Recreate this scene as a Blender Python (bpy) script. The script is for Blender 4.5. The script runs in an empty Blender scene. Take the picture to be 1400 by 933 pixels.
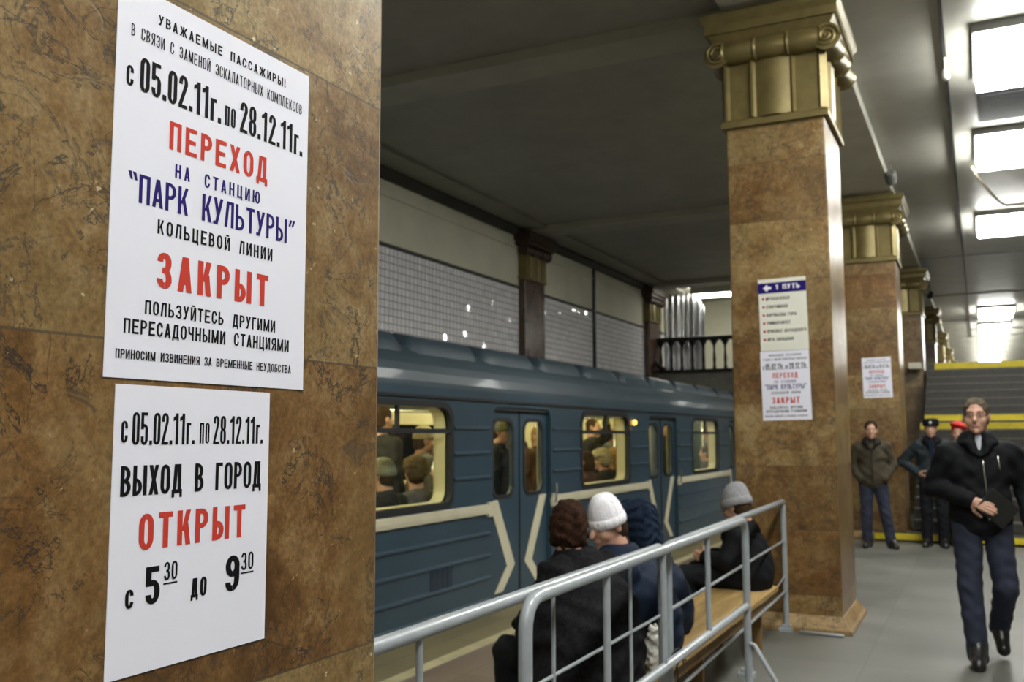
import bpy, bmesh, math, random
import numpy as np
from mathutils import Vector, Matrix, Euler

# ------------------------------------------------------------------ camera, world, exposure
scene = bpy.context.scene
COL = scene.collection
FPX, YAW, PIT, ROL, EYE = 1294.3, 0.45708297, 0.10035274, -0.0027456, 1.5

def setup_camera():
    cd = bpy.data.cameras.new('camera')
    cd.sensor_fit = 'HORIZONTAL'; cd.sensor_width = 36.0
    cd.lens = FPX / 1400 * 36.0
    cd.clip_start = 0.05; cd.clip_end = 300
    cd.dof.use_dof = True; cd.dof.focus_distance = 1.42; cd.dof.aperture_fstop = 8.0
    o = bpy.data.objects.new('camera', cd); COL.objects.link(o)
    F = Vector((-math.sin(YAW) * math.cos(PIT), math.cos(YAW) * math.cos(PIT), math.sin(PIT)))
    r = Vector((math.cos(YAW), math.sin(YAW), 0)); u = r.cross(F)
    r2 = r * math.cos(ROL) + u * math.sin(ROL); u2 = -r * math.sin(ROL) + u * math.cos(ROL)
    m = Matrix((r2, u2, -F)).transposed().to_4x4()
    m.translation = (0, 0, EYE)
    o.matrix_world = m
    scene.camera = o
setup_camera()
w = bpy.data.worlds.new('world'); scene.world = w; w.use_nodes = True
w.node_tree.nodes['Background'].inputs[0].default_value = (0.5, 0.52, 0.5, 1)
w.node_tree.nodes['Background'].inputs[1].default_value = 0.03
scene.view_settings.view_transform = 'Standard'
scene.view_settings.look = 'None'
scene.view_settings.gamma = 1
scene.view_settings.use_curve_mapping = False
scene.view_settings.exposure = 0.0
scene.cycles.use_denoising = True
scene.cycles.max_bounces = 8
scene.cycles.diffuse_bounces = 4
scene.cycles.glossy_bounces = 3
scene.cycles.transparent_max_bounces = 12
scene.cycles.sample_clamp_indirect = 4.0
LAMP_POWER = 39.0          # radiance of the nave's fluorescent panels
CAR_POWER = 80.0            # radiance of the car's ceiling lamps
STRIP_POWER = 14.0         # light over the footbridge
random.seed(5)
PI = math.pi

# ------------------------------------------------------------------ object helpers
def tag(o, label=None, cat=None, group=None, kind=None):
    if label: o['label'] = label
    if cat: o['category'] = cat
    if group: o['group'] = group
    if kind: o['kind'] = kind
    return o

def empty(name, loc=(0, 0, 0), rz=0.0, label=None, cat=None, group=None):
    o = bpy.data.objects.new(name, None); COL.objects.link(o)
    o.empty_display_size = 0.1
    o.location = loc; o.rotation_euler = (0, 0, rz)
    return tag(o, label, cat, group)

class MB:
    """collects shapes and links them as one mesh"""
    def __init__(s): s.v = []; s.f = []; s.m = []; s.mi = 0
    def add(s, vs, fs):
        b = len(s.v); s.v += [tuple(map(float, p)) for p in vs]
        s.f += [tuple(b + i for i in f) for f in fs]; s.m += [s.mi] * len(fs); return s
    def box(s, x0, x1, y0, y1, z0, z1):
        return s.add([(x0,y0,z0),(x1,y0,z0),(x1,y1,z0),(x0,y1,z0),(x0,y0,z1),(x1,y0,z1),(x1,y1,z1),(x0,y1,z1)],
                     [(0,3,2,1),(4,5,6,7),(0,1,5,4),(1,2,6,5),(2,3,7,6),(3,0,4,7)])
    def frustum(s, r0, z0, r1, z1):
        vs = []
        for (x0, x1, y0, y1), z in ((r0, z0), (r1, z1)):
            vs += [(x0,y0,z),(x1,y0,z),(x1,y1,z),(x0,y1,z)]
        return s.add(vs, [(0,3,2,1),(4,5,6,7),(0,1,5,4),(1,2,6,5),(2,3,7,6),(3,0,4,7)])
    def quad(s, a, b, c, d): return s.add([a, b, c, d], [(0, 1, 2, 3)])
    def tube(s, pts, r, n=10, caps=True):
        pts = [Vector(p) for p in pts]; rs = r if isinstance(r, (list, tuple)) else [r] * len(pts)
        T = []
        for i in range(len(pts)):
            a = pts[max(i - 1, 0)]; b = pts[min(i + 1, len(pts) - 1)]
            T.append((b - a).normalized())
        up = Vector((0, 0, 1)) if abs(T[0].z) < 0.9 else Vector((0, 1, 0))
        nrm = T[0].cross(up).normalized(); vs = []; fs = []
        for i, p in enumerate(pts):
            nrm = (nrm - T[i] * nrm.dot(T[i])).normalized(); bi = T[i].cross(nrm)
            for k in range(n):
                a = 2 * PI * k / n
                vs.append(p + (nrm * math.cos(a) + bi * math.sin(a)) * rs[i])
        for i in range(len(pts) - 1):
            for k in range(n):
                k2 = (k + 1) % n
                fs.append((i*n+k, i*n+k2, (i+1)*n+k2, (i+1)*n+k))
        if caps:
            fs.append(tuple(range(n))[::-1]); fs.append(tuple((len(pts)-1)*n + k for k in range(n)))
        return s.add(vs, fs)
    def lathe(s, prof, M=None, n=24, rib=0, ribamp=0.0, sx=1.0, sy=1.0):
        """prof: (radius, z) list, around z, then transformed by M"""
        M = M or Matrix.Identity(4); vs = []; fs = []
        for r, z in prof:
            for k in range(n):
                a = 2 * PI * k / n; rr = r * (1 + ribamp * math.cos(rib * a))
                vs.append(M @ Vector((rr * math.cos(a) * sx, rr * math.sin(a) * sy, z)))
        for i in range(len(prof) - 1):
            for k in range(n):
                k2 = (k + 1) % n; fs.append((i*n+k, i*n+k2, (i+1)*n+k2, (i+1)*n+k))
        fs.append(tuple(range(n))[::-1]); fs.append(tuple((len(prof)-1)*n + k for k in range(n)))
        return s.add(vs, fs)
    def prism(s, poly, axis, a, b):
        """poly: 2D outline, swept along an axis from a to b"""
        n = len(poly)
        def P(p, t):
            return {'x': (t, p[0], p[1]), 'y': (p[0], t, p[1]), 'z': (p[0], p[1], t)}[axis]
        vs = [P(p, a) for p in poly] + [P(p, b) for p in poly]
        fs = [tuple(range(n))[::-1], tuple(range(n, 2*n))] + [(i, (i+1) % n, n + (i+1) % n, n + i) for i in range(n)]
        return s.add(vs, fs)
    def build(s, name, mat, parent=None, smooth=False, bevel=0.0, fix=True):
        me = bpy.data.meshes.new(name); me.from_pydata(s.v, [], s.f); 
        mats = mat if isinstance(mat, (list, tuple)) else [mat]
        for m in mats: me.materials.append(m)
        if len(mats) > 1:
            me.polygons.foreach_set('material_index', s.m)
        if fix:
            bm = bmesh.new(); bm.from_mesh(me); bmesh.ops.recalc_face_normals(bm, faces=bm.faces); bm.to_mesh(me); bm.free()
        o = bpy.data.objects.new(name, me); COL.objects.link(o)
        if smooth:
            me.polygons.foreach_set('use_smooth', [True] * len(me.polygons))
            if smooth != 'all':
                try: me.set_sharp_from_angle(angle=math.radians(40))
                except Exception: pass
        if bevel:
            b = o.modifiers.new('bevel', 'BEVEL'); b.width = bevel; b.segments = 2; b.limit_method = 'ANGLE'; b.angle_limit = math.radians(40)
        if parent: o.parent = parent
        me.update()
        return o

def plate(name, outer, holes, thick, mat, M, parent=None):
    """a flat sheet with holes: outlines in 2D, thickness along local z, placed by matrix M (baked)"""
    cu = bpy.data.curves.new('outline', 'CURVE'); cu.dimensions = '2D'; cu.fill_mode = 'BOTH'; cu.extrude = thick / 2
    for poly in [outer] + holes:
        sp = cu.splines.new('POLY'); sp.points.add(len(poly) - 1)
        for i, p in enumerate(poly): sp.points[i].co = (p[0], p[1], 0, 1)
        sp.use_cyclic_u = True
    tmp = bpy.data.objects.new('outline', cu); COL.objects.link(tmp)
    dg = bpy.context.evaluated_depsgraph_get()
    me = bpy.data.meshes.new_from_object(tmp.evaluated_get(dg))
    bpy.data.objects.remove(tmp); bpy.data.curves.remove(cu)
    me.transform(M); me.name = name
    me.materials.clear(); me.materials.append(mat)
    o = bpy.data.objects.new(name, me); COL.objects.link(o)
    if parent: o.parent = parent
    return o

def rrect(x0, x1, y0, y1, r, n=6):
    rs = r if isinstance(r, (list, tuple)) else [r] * 4     # br, tr, tl, bl
    out = []
    for (cx, cy, a0), rr in zip(((x1, y0, -90), (x1, y1, 0), (x0, y1, 90), (x0, y0, 180)), rs):
        sx = -1 if cx == x1 else 1; sy = 1 if cy == y0 else -1
        for k in range(n + 1):
            a = math.radians(a0 + 90 * k / n)
            out.append((cx + sx * rr + rr * math.cos(a), cy + sy * rr + rr * math.sin(a)))
    return out

# ------------------------------------------------------------------ materials
class NT:
    def __init__(s, name):
        s.m = bpy.data.materials.new(name); s.m.use_nodes = True
        s.t = s.m.node_tree; s.b = s.t.nodes['Principled BSDF']; s.out = s.t.nodes['Material Output']
    def n(s, typ, **kw):
        nd = s.t.nodes.new(typ)
        for k, v in kw.items():
            if isinstance(k, str) and hasattr(nd, k): setattr(nd, k, v)
        return nd
    def link(s, a, b): s.t.links.new(a, b)
    def put(s, sock, v):
        if hasattr(v, 'is_linked') or isinstance(v, bpy.types.NodeSocket): s.link(v, sock)
        else: sock.default_value = v
    def math(s, op, a, b=0.0, c=None):
        nd = s.t.nodes.new('ShaderNodeMath'); nd.operation = op
        s.put(nd.inputs[0], a); s.put(nd.inputs[1], b)
        if c is not None: s.put(nd.inputs[2], c)
        return nd.outputs[0]
    def vmath(s, op, a, b=(0, 0, 0)):
        nd = s.t.nodes.new('ShaderNodeVectorMath'); nd.operation = op
        s.put(nd.inputs[0], a); s.put(nd.inputs[1], b); return nd.outputs[0]
    def noise(s, vec, scale, detail=4, rough=0.55, dist=0.0):
        nd = s.t.nodes.new('ShaderNodeTexNoise'); s.link(vec, nd.inputs['Vector'])
        nd.inputs['Scale'].default_value = scale; nd.inputs['Detail'].default_value = detail
        nd.inputs['Roughness'].default_value = rough; nd.inputs['Distortion'].default_value = dist
        return nd
    def ramp(s, fac, stops):
        nd = s.t.nodes.new('ShaderNodeValToRGB'); s.link(fac, nd.inputs[0]); cr = nd.color_ramp
        while len(cr.elements) < len(stops): cr.elements.new(0.5)
        for e, (p, c) in zip(cr.elements, stops):
            e.position = p; e.color = (*c, 1) if len(c) == 3 else c
        return nd.outputs[0]
    def mix(s, fac, a, b, mode='MIX'):
        nd = s.t.nodes.new('ShaderNodeMix'); nd.data_type = 'RGBA'; nd.blend_type = mode
        s.put(nd.inputs[0], fac)
        s.put(nd.inputs[6], a if not isinstance(a, tuple) else (*a, 1)); s.put(nd.inputs[7], b if not isinstance(b, tuple) else (*b, 1))
        return nd.outputs[2]
    def pos(s): return s.t.nodes.new('ShaderNodeNewGeometry').outputs['Position']
    def obj(s): return s.t.nodes.new('ShaderNodeTexCoord').outputs['Object']
    def bump(s, h, strength=0.2, dist=0.01):
        nd = s.t.nodes.new('ShaderNodeBump'); nd.inputs['Strength'].default_value = strength; nd.inputs['Distance'].default_value = dist
        s.link(h, nd.inputs['Height']); s.link(nd.outputs[0], s.b.inputs['Normal'])
    def sep(s, vec):
        nd = s.t.nodes.new('ShaderNodeSeparateXYZ'); s.link(vec, nd.inputs[0]); return nd.outputs
    def comb(s, x, y, z):
        nd = s.t.nodes.new('ShaderNodeCombineXYZ')
        for i, v in enumerate((x, y, z)): s.put(nd.inputs[i], v)
        return nd.outputs[0]
    def white(s, vec):
        nd = s.t.nodes.new('ShaderNodeTexWhiteNoise'); nd.noise_dimensions = '3D'; s.link(vec, nd.inputs['Vector']); return nd
    def base(s, col): s.put(s.b.inputs['Base Color'], col if not isinstance(col, tuple) else (*col, 1))
    def rough(s, v): s.put(s.b.inputs['Roughness'], v)

def simple(name, col, rough=0.5, metal=0.0, var=0.12, scale=12.0, bump=0.0, coat=0.0, spec=0.5, bscale=None):
    t = NT(name); p = t.obj()
    nz = t.noise(p, scale, 5)
    lo = tuple(c * (1 - var) for c in col); hi = tuple(min(1, c * (1 + var)) for c in col)
    t.base(t.ramp(nz.outputs['Fac'], [(0.3, lo), (0.7, hi)]))
    t.rough(rough); t.b.inputs['Metallic'].default_value = metal
    t.b.inputs['Coat Weight'].default_value = coat; t.b.inputs['Coat Roughness'].default_value = 0.08
    t.b.inputs['Specular IOR Level'].default_value = spec
    if bump:
        b = t.noise(p, bscale or scale * 4, 4); t.bump(b.outputs['Fac'], bump, 0.01)
    return t.m

def marble(name, dark, mid, light, z0, pitch, rough=0.22, vein=(0.035, 0.03, 0.026), spread=0.3, hue=True):
    t = NT(name); p = t.pos(); x, y, z = t.sep(p)
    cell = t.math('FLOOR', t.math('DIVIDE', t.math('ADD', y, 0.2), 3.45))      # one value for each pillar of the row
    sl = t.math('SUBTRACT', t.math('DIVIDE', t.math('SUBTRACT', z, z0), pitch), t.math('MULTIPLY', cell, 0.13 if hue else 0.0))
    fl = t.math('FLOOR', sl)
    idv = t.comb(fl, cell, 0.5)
    tone = t.math('FRACT', t.math('ADD', t.math('ADD', t.math('MULTIPLY', fl, 0.37), t.math('MULTIPLY', cell, 0.335)), 9.2))  # stone varies by slab; near pillar's lower slabs darkened to paint in light falloff
    wn = t.white(idv)
    pv = t.vmath('ADD', p, t.vmath('MULTIPLY', wn.outputs['Color'], (7.0, 7.0, 3.0)))
    n1 = t.noise(pv, 3.6, 10, 0.66, 0.8); n2 = t.noise(pv, 21, 8, 0.72, 0.5); n3 = t.noise(pv, 120, 3, 0.7); n4 = t.noise(pv, 2.1, 4, 0.5, 0.4)
    a = t.math('ADD', t.math('MULTIPLY', n1.outputs['Fac'], 0.55), t.math('MULTIPLY', n2.outputs['Fac'], 0.45))
    col = t.ramp(a, [(0.38, dark), (0.5, mid), (0.62, light)])
    olive = t.ramp(n4.outputs['Fac'], [(0.46, (0, 0, 0)), (0.60, (1, 1, 1))])
    col = t.mix(t.math('MULTIPLY', olive, 0.30), col, (light[0] * .72, light[1] * .80, light[2] * .74))
    fine = t.ramp(n3.outputs['Fac'], [(0.3, (0.68,) * 3), (0.7, (1.28,) * 3)])
    col = t.mix(1.0, col, fine, 'MULTIPLY')
    # cracks, dark stains and pale flecks
    for sc_, wd, am in ((3.2, 0.0065, 0.8), (7.5, 0.010, 0.6)):
        nv = t.noise(pv, sc_, 10, 0.62, 1.6)
        line = t.math('ABSOLUTE', t.math('SUBTRACT', nv.outputs['Fac'], 0.5))
        msk = t.noise(t.vmath('ADD', pv, (3, 1, 7)), 4.0, 3)
        thin = t.math('MULTIPLY', t.math('LESS_THAN', line, wd), t.math('GREATER_THAN', msk.outputs['Fac'], 0.49))
        col = t.mix(t.math('MULTIPLY', thin, am), col, vein)
    nb = t.noise(t.vmath('MULTIPLY', pv, (1, 1, 2.1)), 10, 6, 0.6, 0.9)
    blot = t.ramp(nb.outputs['Fac'], [(0.63, (0, 0, 0)), (0.68, (1, 1, 1))])
    col = t.mix(t.math('MULTIPLY', blot, 0.62), col, (vein[0] * 1.8, vein[1] * 1.8, vein[2] * 1.8))
    nf = t.noise(pv, 60, 3, 0.55, 0.3)
    fleck = t.ramp(nf.outputs['Fac'], [(0.70, (0, 0, 0)), (0.735, (1, 1, 1))])
    col = t.mix(t.math('MULTIPLY', fleck, 0.65), col, (0.60, 0.52, 0.38))
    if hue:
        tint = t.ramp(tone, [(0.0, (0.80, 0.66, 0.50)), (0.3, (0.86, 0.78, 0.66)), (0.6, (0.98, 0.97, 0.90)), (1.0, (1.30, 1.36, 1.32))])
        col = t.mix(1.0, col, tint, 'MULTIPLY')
    fr = t.math('FRACT', sl)
    j = t.math('LESS_THAN', t.math('MINIMUM', fr, t.math('SUBTRACT', 1.0, fr)), 0.0018 / pitch)
    col = t.mix(t.math('MULTIPLY', j, 0.7), col, (0.05, 0.04, 0.03))
    t.base(col)
    t.rough(t.math('ADD', rough, t.math('MULTIPLY', n2.outputs['Fac'], 0.22)))
    t.bump(t.math('SUBTRACT', t.math('SUBTRACT', n2.outputs['Fac'], t.math('MULTIPLY', blot, 0.6)), t.math('MULTIPLY', j, 1.0)), 0.16, 0.004)
    return t.m

def emit(name, col, strength):
    m = bpy.data.materials.new(name); m.use_nodes = True; t = m.node_tree; t.nodes.clear()
    e = t.nodes.new('ShaderNodeEmission'); o = t.nodes.new('ShaderNodeOutputMaterial')
    e.inputs[0].default_value = (*col, 1); e.inputs[1].default_value = strength; t.links.new(e.outputs[0], o.inputs[0])
    return m

def glass(name, tint=(0.9, 0.93, 0.92), refl=0.9, haze=0.0):
    m = bpy.data.materials.new(name); m.use_nodes = True; t = m.node_tree; t.nodes.clear()
    o = t.nodes.new('ShaderNodeOutputMaterial'); tr = t.nodes.new('ShaderNodeBsdfTransparent'); gl = t.nodes.new('ShaderNodeBsdfGlossy')
    fr = t.nodes.new('ShaderNodeLayerWeight'); mx = t.nodes.new('ShaderNodeMixShader'); mu = t.nodes.new('ShaderNodeMath'); pw = t.nodes.new('ShaderNodeMath')
    tr.inputs[0].default_value = (*tint, 1); gl.inputs['Roughness'].default_value = 0.03; fr.inputs['Blend'].default_value = 0.5
    pw.operation = 'POWER'; t.links.new(fr.outputs['Facing'], pw.inputs[0]); pw.inputs[1].default_value = 5.0
    mu.operation = 'MULTIPLY_ADD'; t.links.new(pw.outputs[0], mu.inputs[0]); mu.inputs[1].default_value = refl * .95; mu.inputs[2].default_value = refl * .04
    t.links.new(mu.outputs[0], mx.inputs[0]); t.links.new(tr.outputs[0], mx.inputs[1]); t.links.new(gl.outputs[0], mx.inputs[2])
    t.links.new(mx.outputs[0], o.inputs[0])
    return m

def tiles_mat():
    t = NT('white glazed tile'); p = t.pos(); x, y, z = t.sep(p); S = 0.105
    u = t.math('DIVIDE', y, S); v = t.math('DIVIDE', z, S)
    idv = t.comb(t.math('FLOOR', u), t.math('FLOOR', v), 0.0); wn = t.white(idv)
    fu = t.math('FRACT', u); fv = t.math('FRACT', v)
    eu = t.math('MINIMUM', fu, t.math('SUBTRACT', 1.0, fu)); ev = t.math('MINIMUM', fv, t.math('SUBTRACT', 1.0, fv))
    j = t.math('LESS_THAN', t.math('MINIMUM', eu, ev), 0.048)
    col = t.ramp(wn.outputs['Value'], [(0.0, (0.80, 0.79, 0.81)), (0.8, (0.88, 0.87, 0.89)), (1.0, (0.92, 0.92, 0.93))])
    t.base(t.mix(j, col, (0.10, 0.09, 0.08)))
    t.rough(t.math('ADD', 0.06, t.math('MULTIPLY', j, 0.7)))
    tilt = t.vmath('MULTIPLY', t.vmath('SUBTRACT', wn.outputs['Color'], (0.5, 0.5, 0.5)), (0.0, 0.17, 0.17))
    nn = t.t.nodes.new('ShaderNodeNewGeometry').outputs['Normal']
    t.link(t.vmath('NORMALIZE', t.vmath('ADD', nn, tilt)), t.b.inputs['Normal'])
    return t.m

def granite_floor(name, a, b, sx, sy, rough=0.35, joint=(0.06, 0.06, 0.055)):
    t = NT(name); p = t.pos(); x, y, z = t.sep(p)
    u = t.math('DIVIDE', x, sx); v = t.math('DIVIDE', y, sy)
    wn = t.white(t.comb(t.math('FLOOR', u), t.math('FLOOR', v), 0.0))
    fu = t.math('FRACT', u); fv = t.math('FRACT', v)
    eu = t.math('MULTIPLY', t.math('MINIMUM', fu, t.math('SUBTRACT', 1.0, fu)), sx)
    ev = t.math('MULTIPLY', t.math('MINIMUM', fv, t.math('SUBTRACT', 1.0, fv)), sy)
    j = t.math('LESS_THAN', t.math('MINIMUM', eu, ev), 0.0035)
    n = t.noise(p, 160, 3, 0.7); n2 = t.noise(p, 1.6, 5)
    f = t.math('ADD', t.math('MULTIPLY', n.outputs['Fac'], 0.7), t.math('MULTIPLY', n2.outputs['Fac'], 0.3))
    col = t.ramp(f, [(0.35, a), (0.65, b)])
    tone = t.math('ADD', 0.88, t.math('MULTIPLY', wn.outputs['Value'], 0.24))
    col = t.mix(1.0, col, t.comb(tone, tone, tone), 'MULTIPLY')
    t.base(t.mix(t.math('MULTIPLY', j, 0.6), col, joint)); t.rough(t.math('ADD', rough, t.math('MULTIPLY', n2.outputs['Fac'], 0.2)))
    return t.m

def ribbed(name, col, freq, rough=0.8, axis=0):
    t = NT(name); p = t.obj(); s = t.sep(p)
    wv = t.math('SINE', t.math('MULTIPLY', s[axis], freq)); n = t.noise(p, 90, 3)
    t.base(t.ramp(n.outputs['Fac'], [(0.3, tuple(c * 0.85 for c in col)), (0.7, tuple(min(1, c * 1.1) for c in col))])); t.rough(rough)
    t.bump(wv, 0.35, 0.004); return t.m

def plywood():
    t = NT('plywood'); p = t.obj()
    n = t.noise(t.vmath('MULTIPLY', p, (14, 0.9, 14)), 3.0, 6, 0.6, 0.8)
    t.base(t.ramp(n.outputs['Fac'], [(0.3, (0.24, 0.145, 0.045)), (0.7, (0.46, 0.31, 0.12))])); t.rough(0.6); return t.m

def fur(name, col, hi):
    t = NT(name); t.b.inputs['Specular IOR Level'].default_value = 0.1; p = t.obj(); n = t.noise(p, 55, 6, 0.75, 0.8); n2 = t.noise(p, 9, 4)
    f = t.math('ADD', t.math('MULTIPLY', n.outputs['Fac'], 0.7), t.math('MULTIPLY', n2.outputs['Fac'], 0.3))
    t.base(t.ramp(f, [(0.38, col), (0.66, hi)])); t.rough(0.9); t.bump(n.outputs['Fac'], 0.9, 0.012); return t.m

def denim(name, col, fade):
    t = NT(name); p = t.obj(); n = t.noise(p, 5, 4); n2 = t.noise(p, 130, 2)
    f = t.math('ADD', t.math('MULTIPLY', n.outputs['Fac'], 0.75), t.math('MULTIPLY', n2.outputs['Fac'], 0.25))
    t.base(t.ramp(f, [(0.35, col), (0.7, fade)])); t.rough(0.85); return t.m

def gloss_ceiling(name, col, rough):
    t = NT(name); p = t.pos(); n = t.noise(p, 2.2, 4); n2 = t.noise(p, 60, 2)
    t.base(t.ramp(n.outputs['Fac'], [(0.3, tuple(c * 0.9 for c in col)), (0.7, tuple(c * 1.08 for c in col))]))
    t.rough(rough); t.bump(n2.outputs['Fac'], 0.02, 0.01); return t.m

M = {}
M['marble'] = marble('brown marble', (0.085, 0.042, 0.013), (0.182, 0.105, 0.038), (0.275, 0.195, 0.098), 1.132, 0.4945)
M['marble_base'] = marble('plinth marble', (0.16, 0.09, 0.035), (0.29, 0.18, 0.075), (0.38, 0.26, 0.13), -3.3, 9.0, 0.3, hue=False)
M['marble_red'] = marble('dark red marble', (0.045, 0.022, 0.014), (0.085, 0.045, 0.03), (0.13, 0.08, 0.055), 0.2, 1.05, 0.12, hue=False)
M['gold'] = simple('gilded bronze paint', (0.185, 0.145, 0.055), 0.38, 0.45, 0.15, 9)
M['bronze'] = simple('dark bronze paint', (0.06, 0.035, 0.022), 0.4, 0.3, 0.2, 9)
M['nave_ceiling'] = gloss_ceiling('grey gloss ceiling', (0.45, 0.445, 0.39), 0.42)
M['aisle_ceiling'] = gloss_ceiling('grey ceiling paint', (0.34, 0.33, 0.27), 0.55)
M['beam'] = gloss_ceiling('beam paint', (0.62, 0.61, 0.53), 0.4)
M['cross'] = gloss_ceiling('lit beam tone', (0.40, 0.39, 0.31), 0.5)  # crossbeams coloured lighter than the aisle ceiling, so they look lit
M['plaster'] = simple('cream plaster', (0.62, 0.60, 0.47), 0.75, 0, 0.06, 2)
M['tile'] = tiles_mat()
M['cove'] = simple('dark cove', (0.05, 0.045, 0.035), 0.6, 0, 0.15, 3)
M['nave_floor'] = granite_floor('grey granite slabs', (0.072, 0.071, 0.063), (0.155, 0.152, 0.137), 0.75, 0.75, 0.36)
M['aisle_floor'] = granite_floor('brown granite slabs', (0.12, 0.085, 0.06), (0.24, 0.18, 0.13), 0.6, 0.6, 0.35)
M['edge_floor'] = granite_floor('tan platform edge', (0.14, 0.115, 0.055), (0.26, 0.22, 0.115), 0.6, 0.9, 0.45)
M['safety'] = simple('cream safety line', (0.48, 0.43, 0.25), 0.6, 0, 0.15, 8)
M['concrete'] = simple('track concrete', (0.06, 0.055, 0.05), 0.9, 0, 0.3, 4)
M['stone_grey'] = simple('grey stone', (0.20, 0.195, 0.165), 0.6, 0, 0.15, 6)
M['step'] = simple('dark granite step', (0.034, 0.030, 0.025), 0.5, 0, 0.25, 20)
M['nosing'] = simple('worn step edge', (0.085, 0.08, 0.068), 0.45, 0, 0.25, 14)
M['yellow'] = simple('yellow paint', (0.62, 0.50, 0.02), 0.55, 0, 0.12, 10)
M['paper'] = simple('white paper', (0.73, 0.735, 0.835), 0.55, 0, 0.012, 3, bump=0.05, bscale=16)
M['board'] = simple('cream sign board', (0.70, 0.70, 0.62), 0.4, 0, 0.02, 3)
M['ink'] = simple('black ink', (0.004, 0.004, 0.005), 0.7, 0, 0.02, spec=0.1)
M['ink_red'] = simple('red ink', (0.50, 0.046, 0.030), 0.7, 0, 0.03, spec=0.1)
M['ink_blue'] = simple('blue ink', (0.020, 0.010, 0.13), 0.7, 0, 0.03, spec=0.1)
M['ink_white'] = simple('white ink', (0.8, 0.8, 0.85), 0.5, 0, 0.02)
M['train'] = simple('blue train enamel', (0.030, 0.062, 0.090), 0.36, 0, 0.10, 1.5, coat=0.1)
M['train_roof'] = simple('blue grey roof enamel', (0.034, 0.055, 0.072), 0.48, 0, 0.12, 1.5, coat=0.08)
M['train_cream'] = simple('cream stripe enamel', (0.60, 0.57, 0.42), 0.4, 0, 0.06, 5)
M['rubber'] = simple('black rubber', (0.010, 0.012, 0.014), 0.6, 0, 0.1)
M['car_lining'] = simple('cream car lining', (0.72, 0.66, 0.42), 0.45, 0, 0.05, 4)
M['car_yellow'] = simple('yellow car ceiling', (0.80, 0.72, 0.36), 0.45, 0, 0.05, 4)
M['car_seat'] = simple('brown vinyl seat', (0.10, 0.045, 0.025), 0.45, 0, 0.1, 8)
M['car_floor'] = simple('car linoleum', (0.10, 0.085, 0.065), 0.6, 0, 0.2, 8)
M['steel'] = simple('bright steel', (0.62, 0.62, 0.60), 0.22, 1.0, 0.05)
M['glass'] = glass('car window glass')
M['glass_dark'] = glass('far window glass', (0.16, 0.17, 0.18), 1.0)
M['amber'] = emit('amber signal', (1.0, 0.42, 0.06), 6.0)
M['barrier'] = simple('grey barrier paint', (0.30, 0.33, 0.355), 0.32, 0, 0.10, 14, coat=0.3)
M['wire'] = simple('thin grey wire', (0.30, 0.30, 0.28), 0.5, 0.3, 0.1)
M['ply'] = plywood()
M['ply_dark'] = simple('raw timber', (0.20, 0.115, 0.04), 0.7, 0, 0.25, 10)
M['iron'] = simple('black cast iron', (0.018, 0.017, 0.015), 0.45, 0.3, 0.2)
M['foil'] = simple('silver foil', (0.80, 0.81, 0.83), 0.24, 0.9, 0.06, 3)
M['bag'] = simple('white plastic bag', (0.68, 0.66, 0.60), 0.35, 0, 0.1, 20)
M['frame_dark'] = simple('lamp frame', (0.16, 0.16, 0.15), 0.4, 0.2, 0.1)
M['grille'] = simple('dark grille', (0.022, 0.022, 0.026), 0.5, 0.2, 0.1)
M['lamp'] = emit('fluorescent diffuser', (1.0, 1.0, 0.94), LAMP_POWER)
M['car_lamp'] = emit('car lamp', (1.0, 0.88, 0.50), CAR_POWER)
M['strip'] = emit('strip tubes', (1.0, 0.99, 0.90), STRIP_POWER)
M['skin'] = simple('skin', (0.48, 0.27, 0.19), 0.5, 0, 0.08, 20)
M['lips'] = simple('lips', (0.40, 0.16, 0.13), 0.45, 0, 0.05)
M['eye'] = simple('dark iris', (0.02, 0.018, 0.015), 0.15, 0, 0.05)
M['hair_brown'] = fur('brown hair', (0.018, 0.010, 0.006), (0.07, 0.04, 0.022))
M['hair_red'] = fur('reddish brown hair', (0.008, 0.004, 0.003), (0.085, 0.04, 0.022))
M['hair_fair'] = fur('fair hair', (0.16, 0.10, 0.05), (0.36, 0.24, 0.13))
M['hair_ash'] = fur('short ash brown hair', (0.05, 0.038, 0.026), (0.15, 0.12, 0.085))
M['coat_black'] = simple('black jacket cloth', (0.0065, 0.007, 0.009), 0.8, 0, 0.3, 6, bump=0.3, bscale=40, spec=0.16)
M['coat_fur'] = fur('black fur coat', (0.004, 0.004, 0.005), (0.022, 0.022, 0.026))
M['coat_navy'] = simple('navy coat cloth', (0.009, 0.016, 0.034), 0.75, 0, 0.25, 8, bump=0.2, spec=0.15)
M['fur_navy'] = fur('dark blue fur', (0.004, 0.007, 0.014), (0.02, 0.035, 0.07))
M['coat_brown'] = simple('olive brown jacket cloth', (0.058, 0.048, 0.032), 0.75, 0, 0.22, 9, bump=0.2, spec=0.15)
M['coat_brown_dark'] = simple('dark brown jacket collar', (0.02, 0.018, 0.014), 0.8, 0, 0.2, 9, spec=0.15)
M['coat_uniform'] = simple('grey blue uniform cloth', (0.024, 0.032, 0.038), 0.7, 0, 0.2, 9, bump=0.15, spec=0.15)
M['coat_grey'] = simple('grey coat', (0.10, 0.10, 0.10), 0.8, 0, 0.2, 9, bump=0.15, spec=0.15)
M['coat_dark'] = simple('dark coat', (0.02, 0.02, 0.021), 0.8, 0, 0.25, 9, spec=0.15)
M['coat_wine'] = simple('brown coat', (0.055, 0.03, 0.022), 0.8, 0, 0.25, 9, spec=0.15)
M['shirt'] = simple('pale shirt', (0.42, 0.44, 0.50), 0.7, 0, 0.05)
M['jeans'] = denim('blue jeans', (0.008, 0.011, 0.026), (0.022, 0.028, 0.056))
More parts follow.
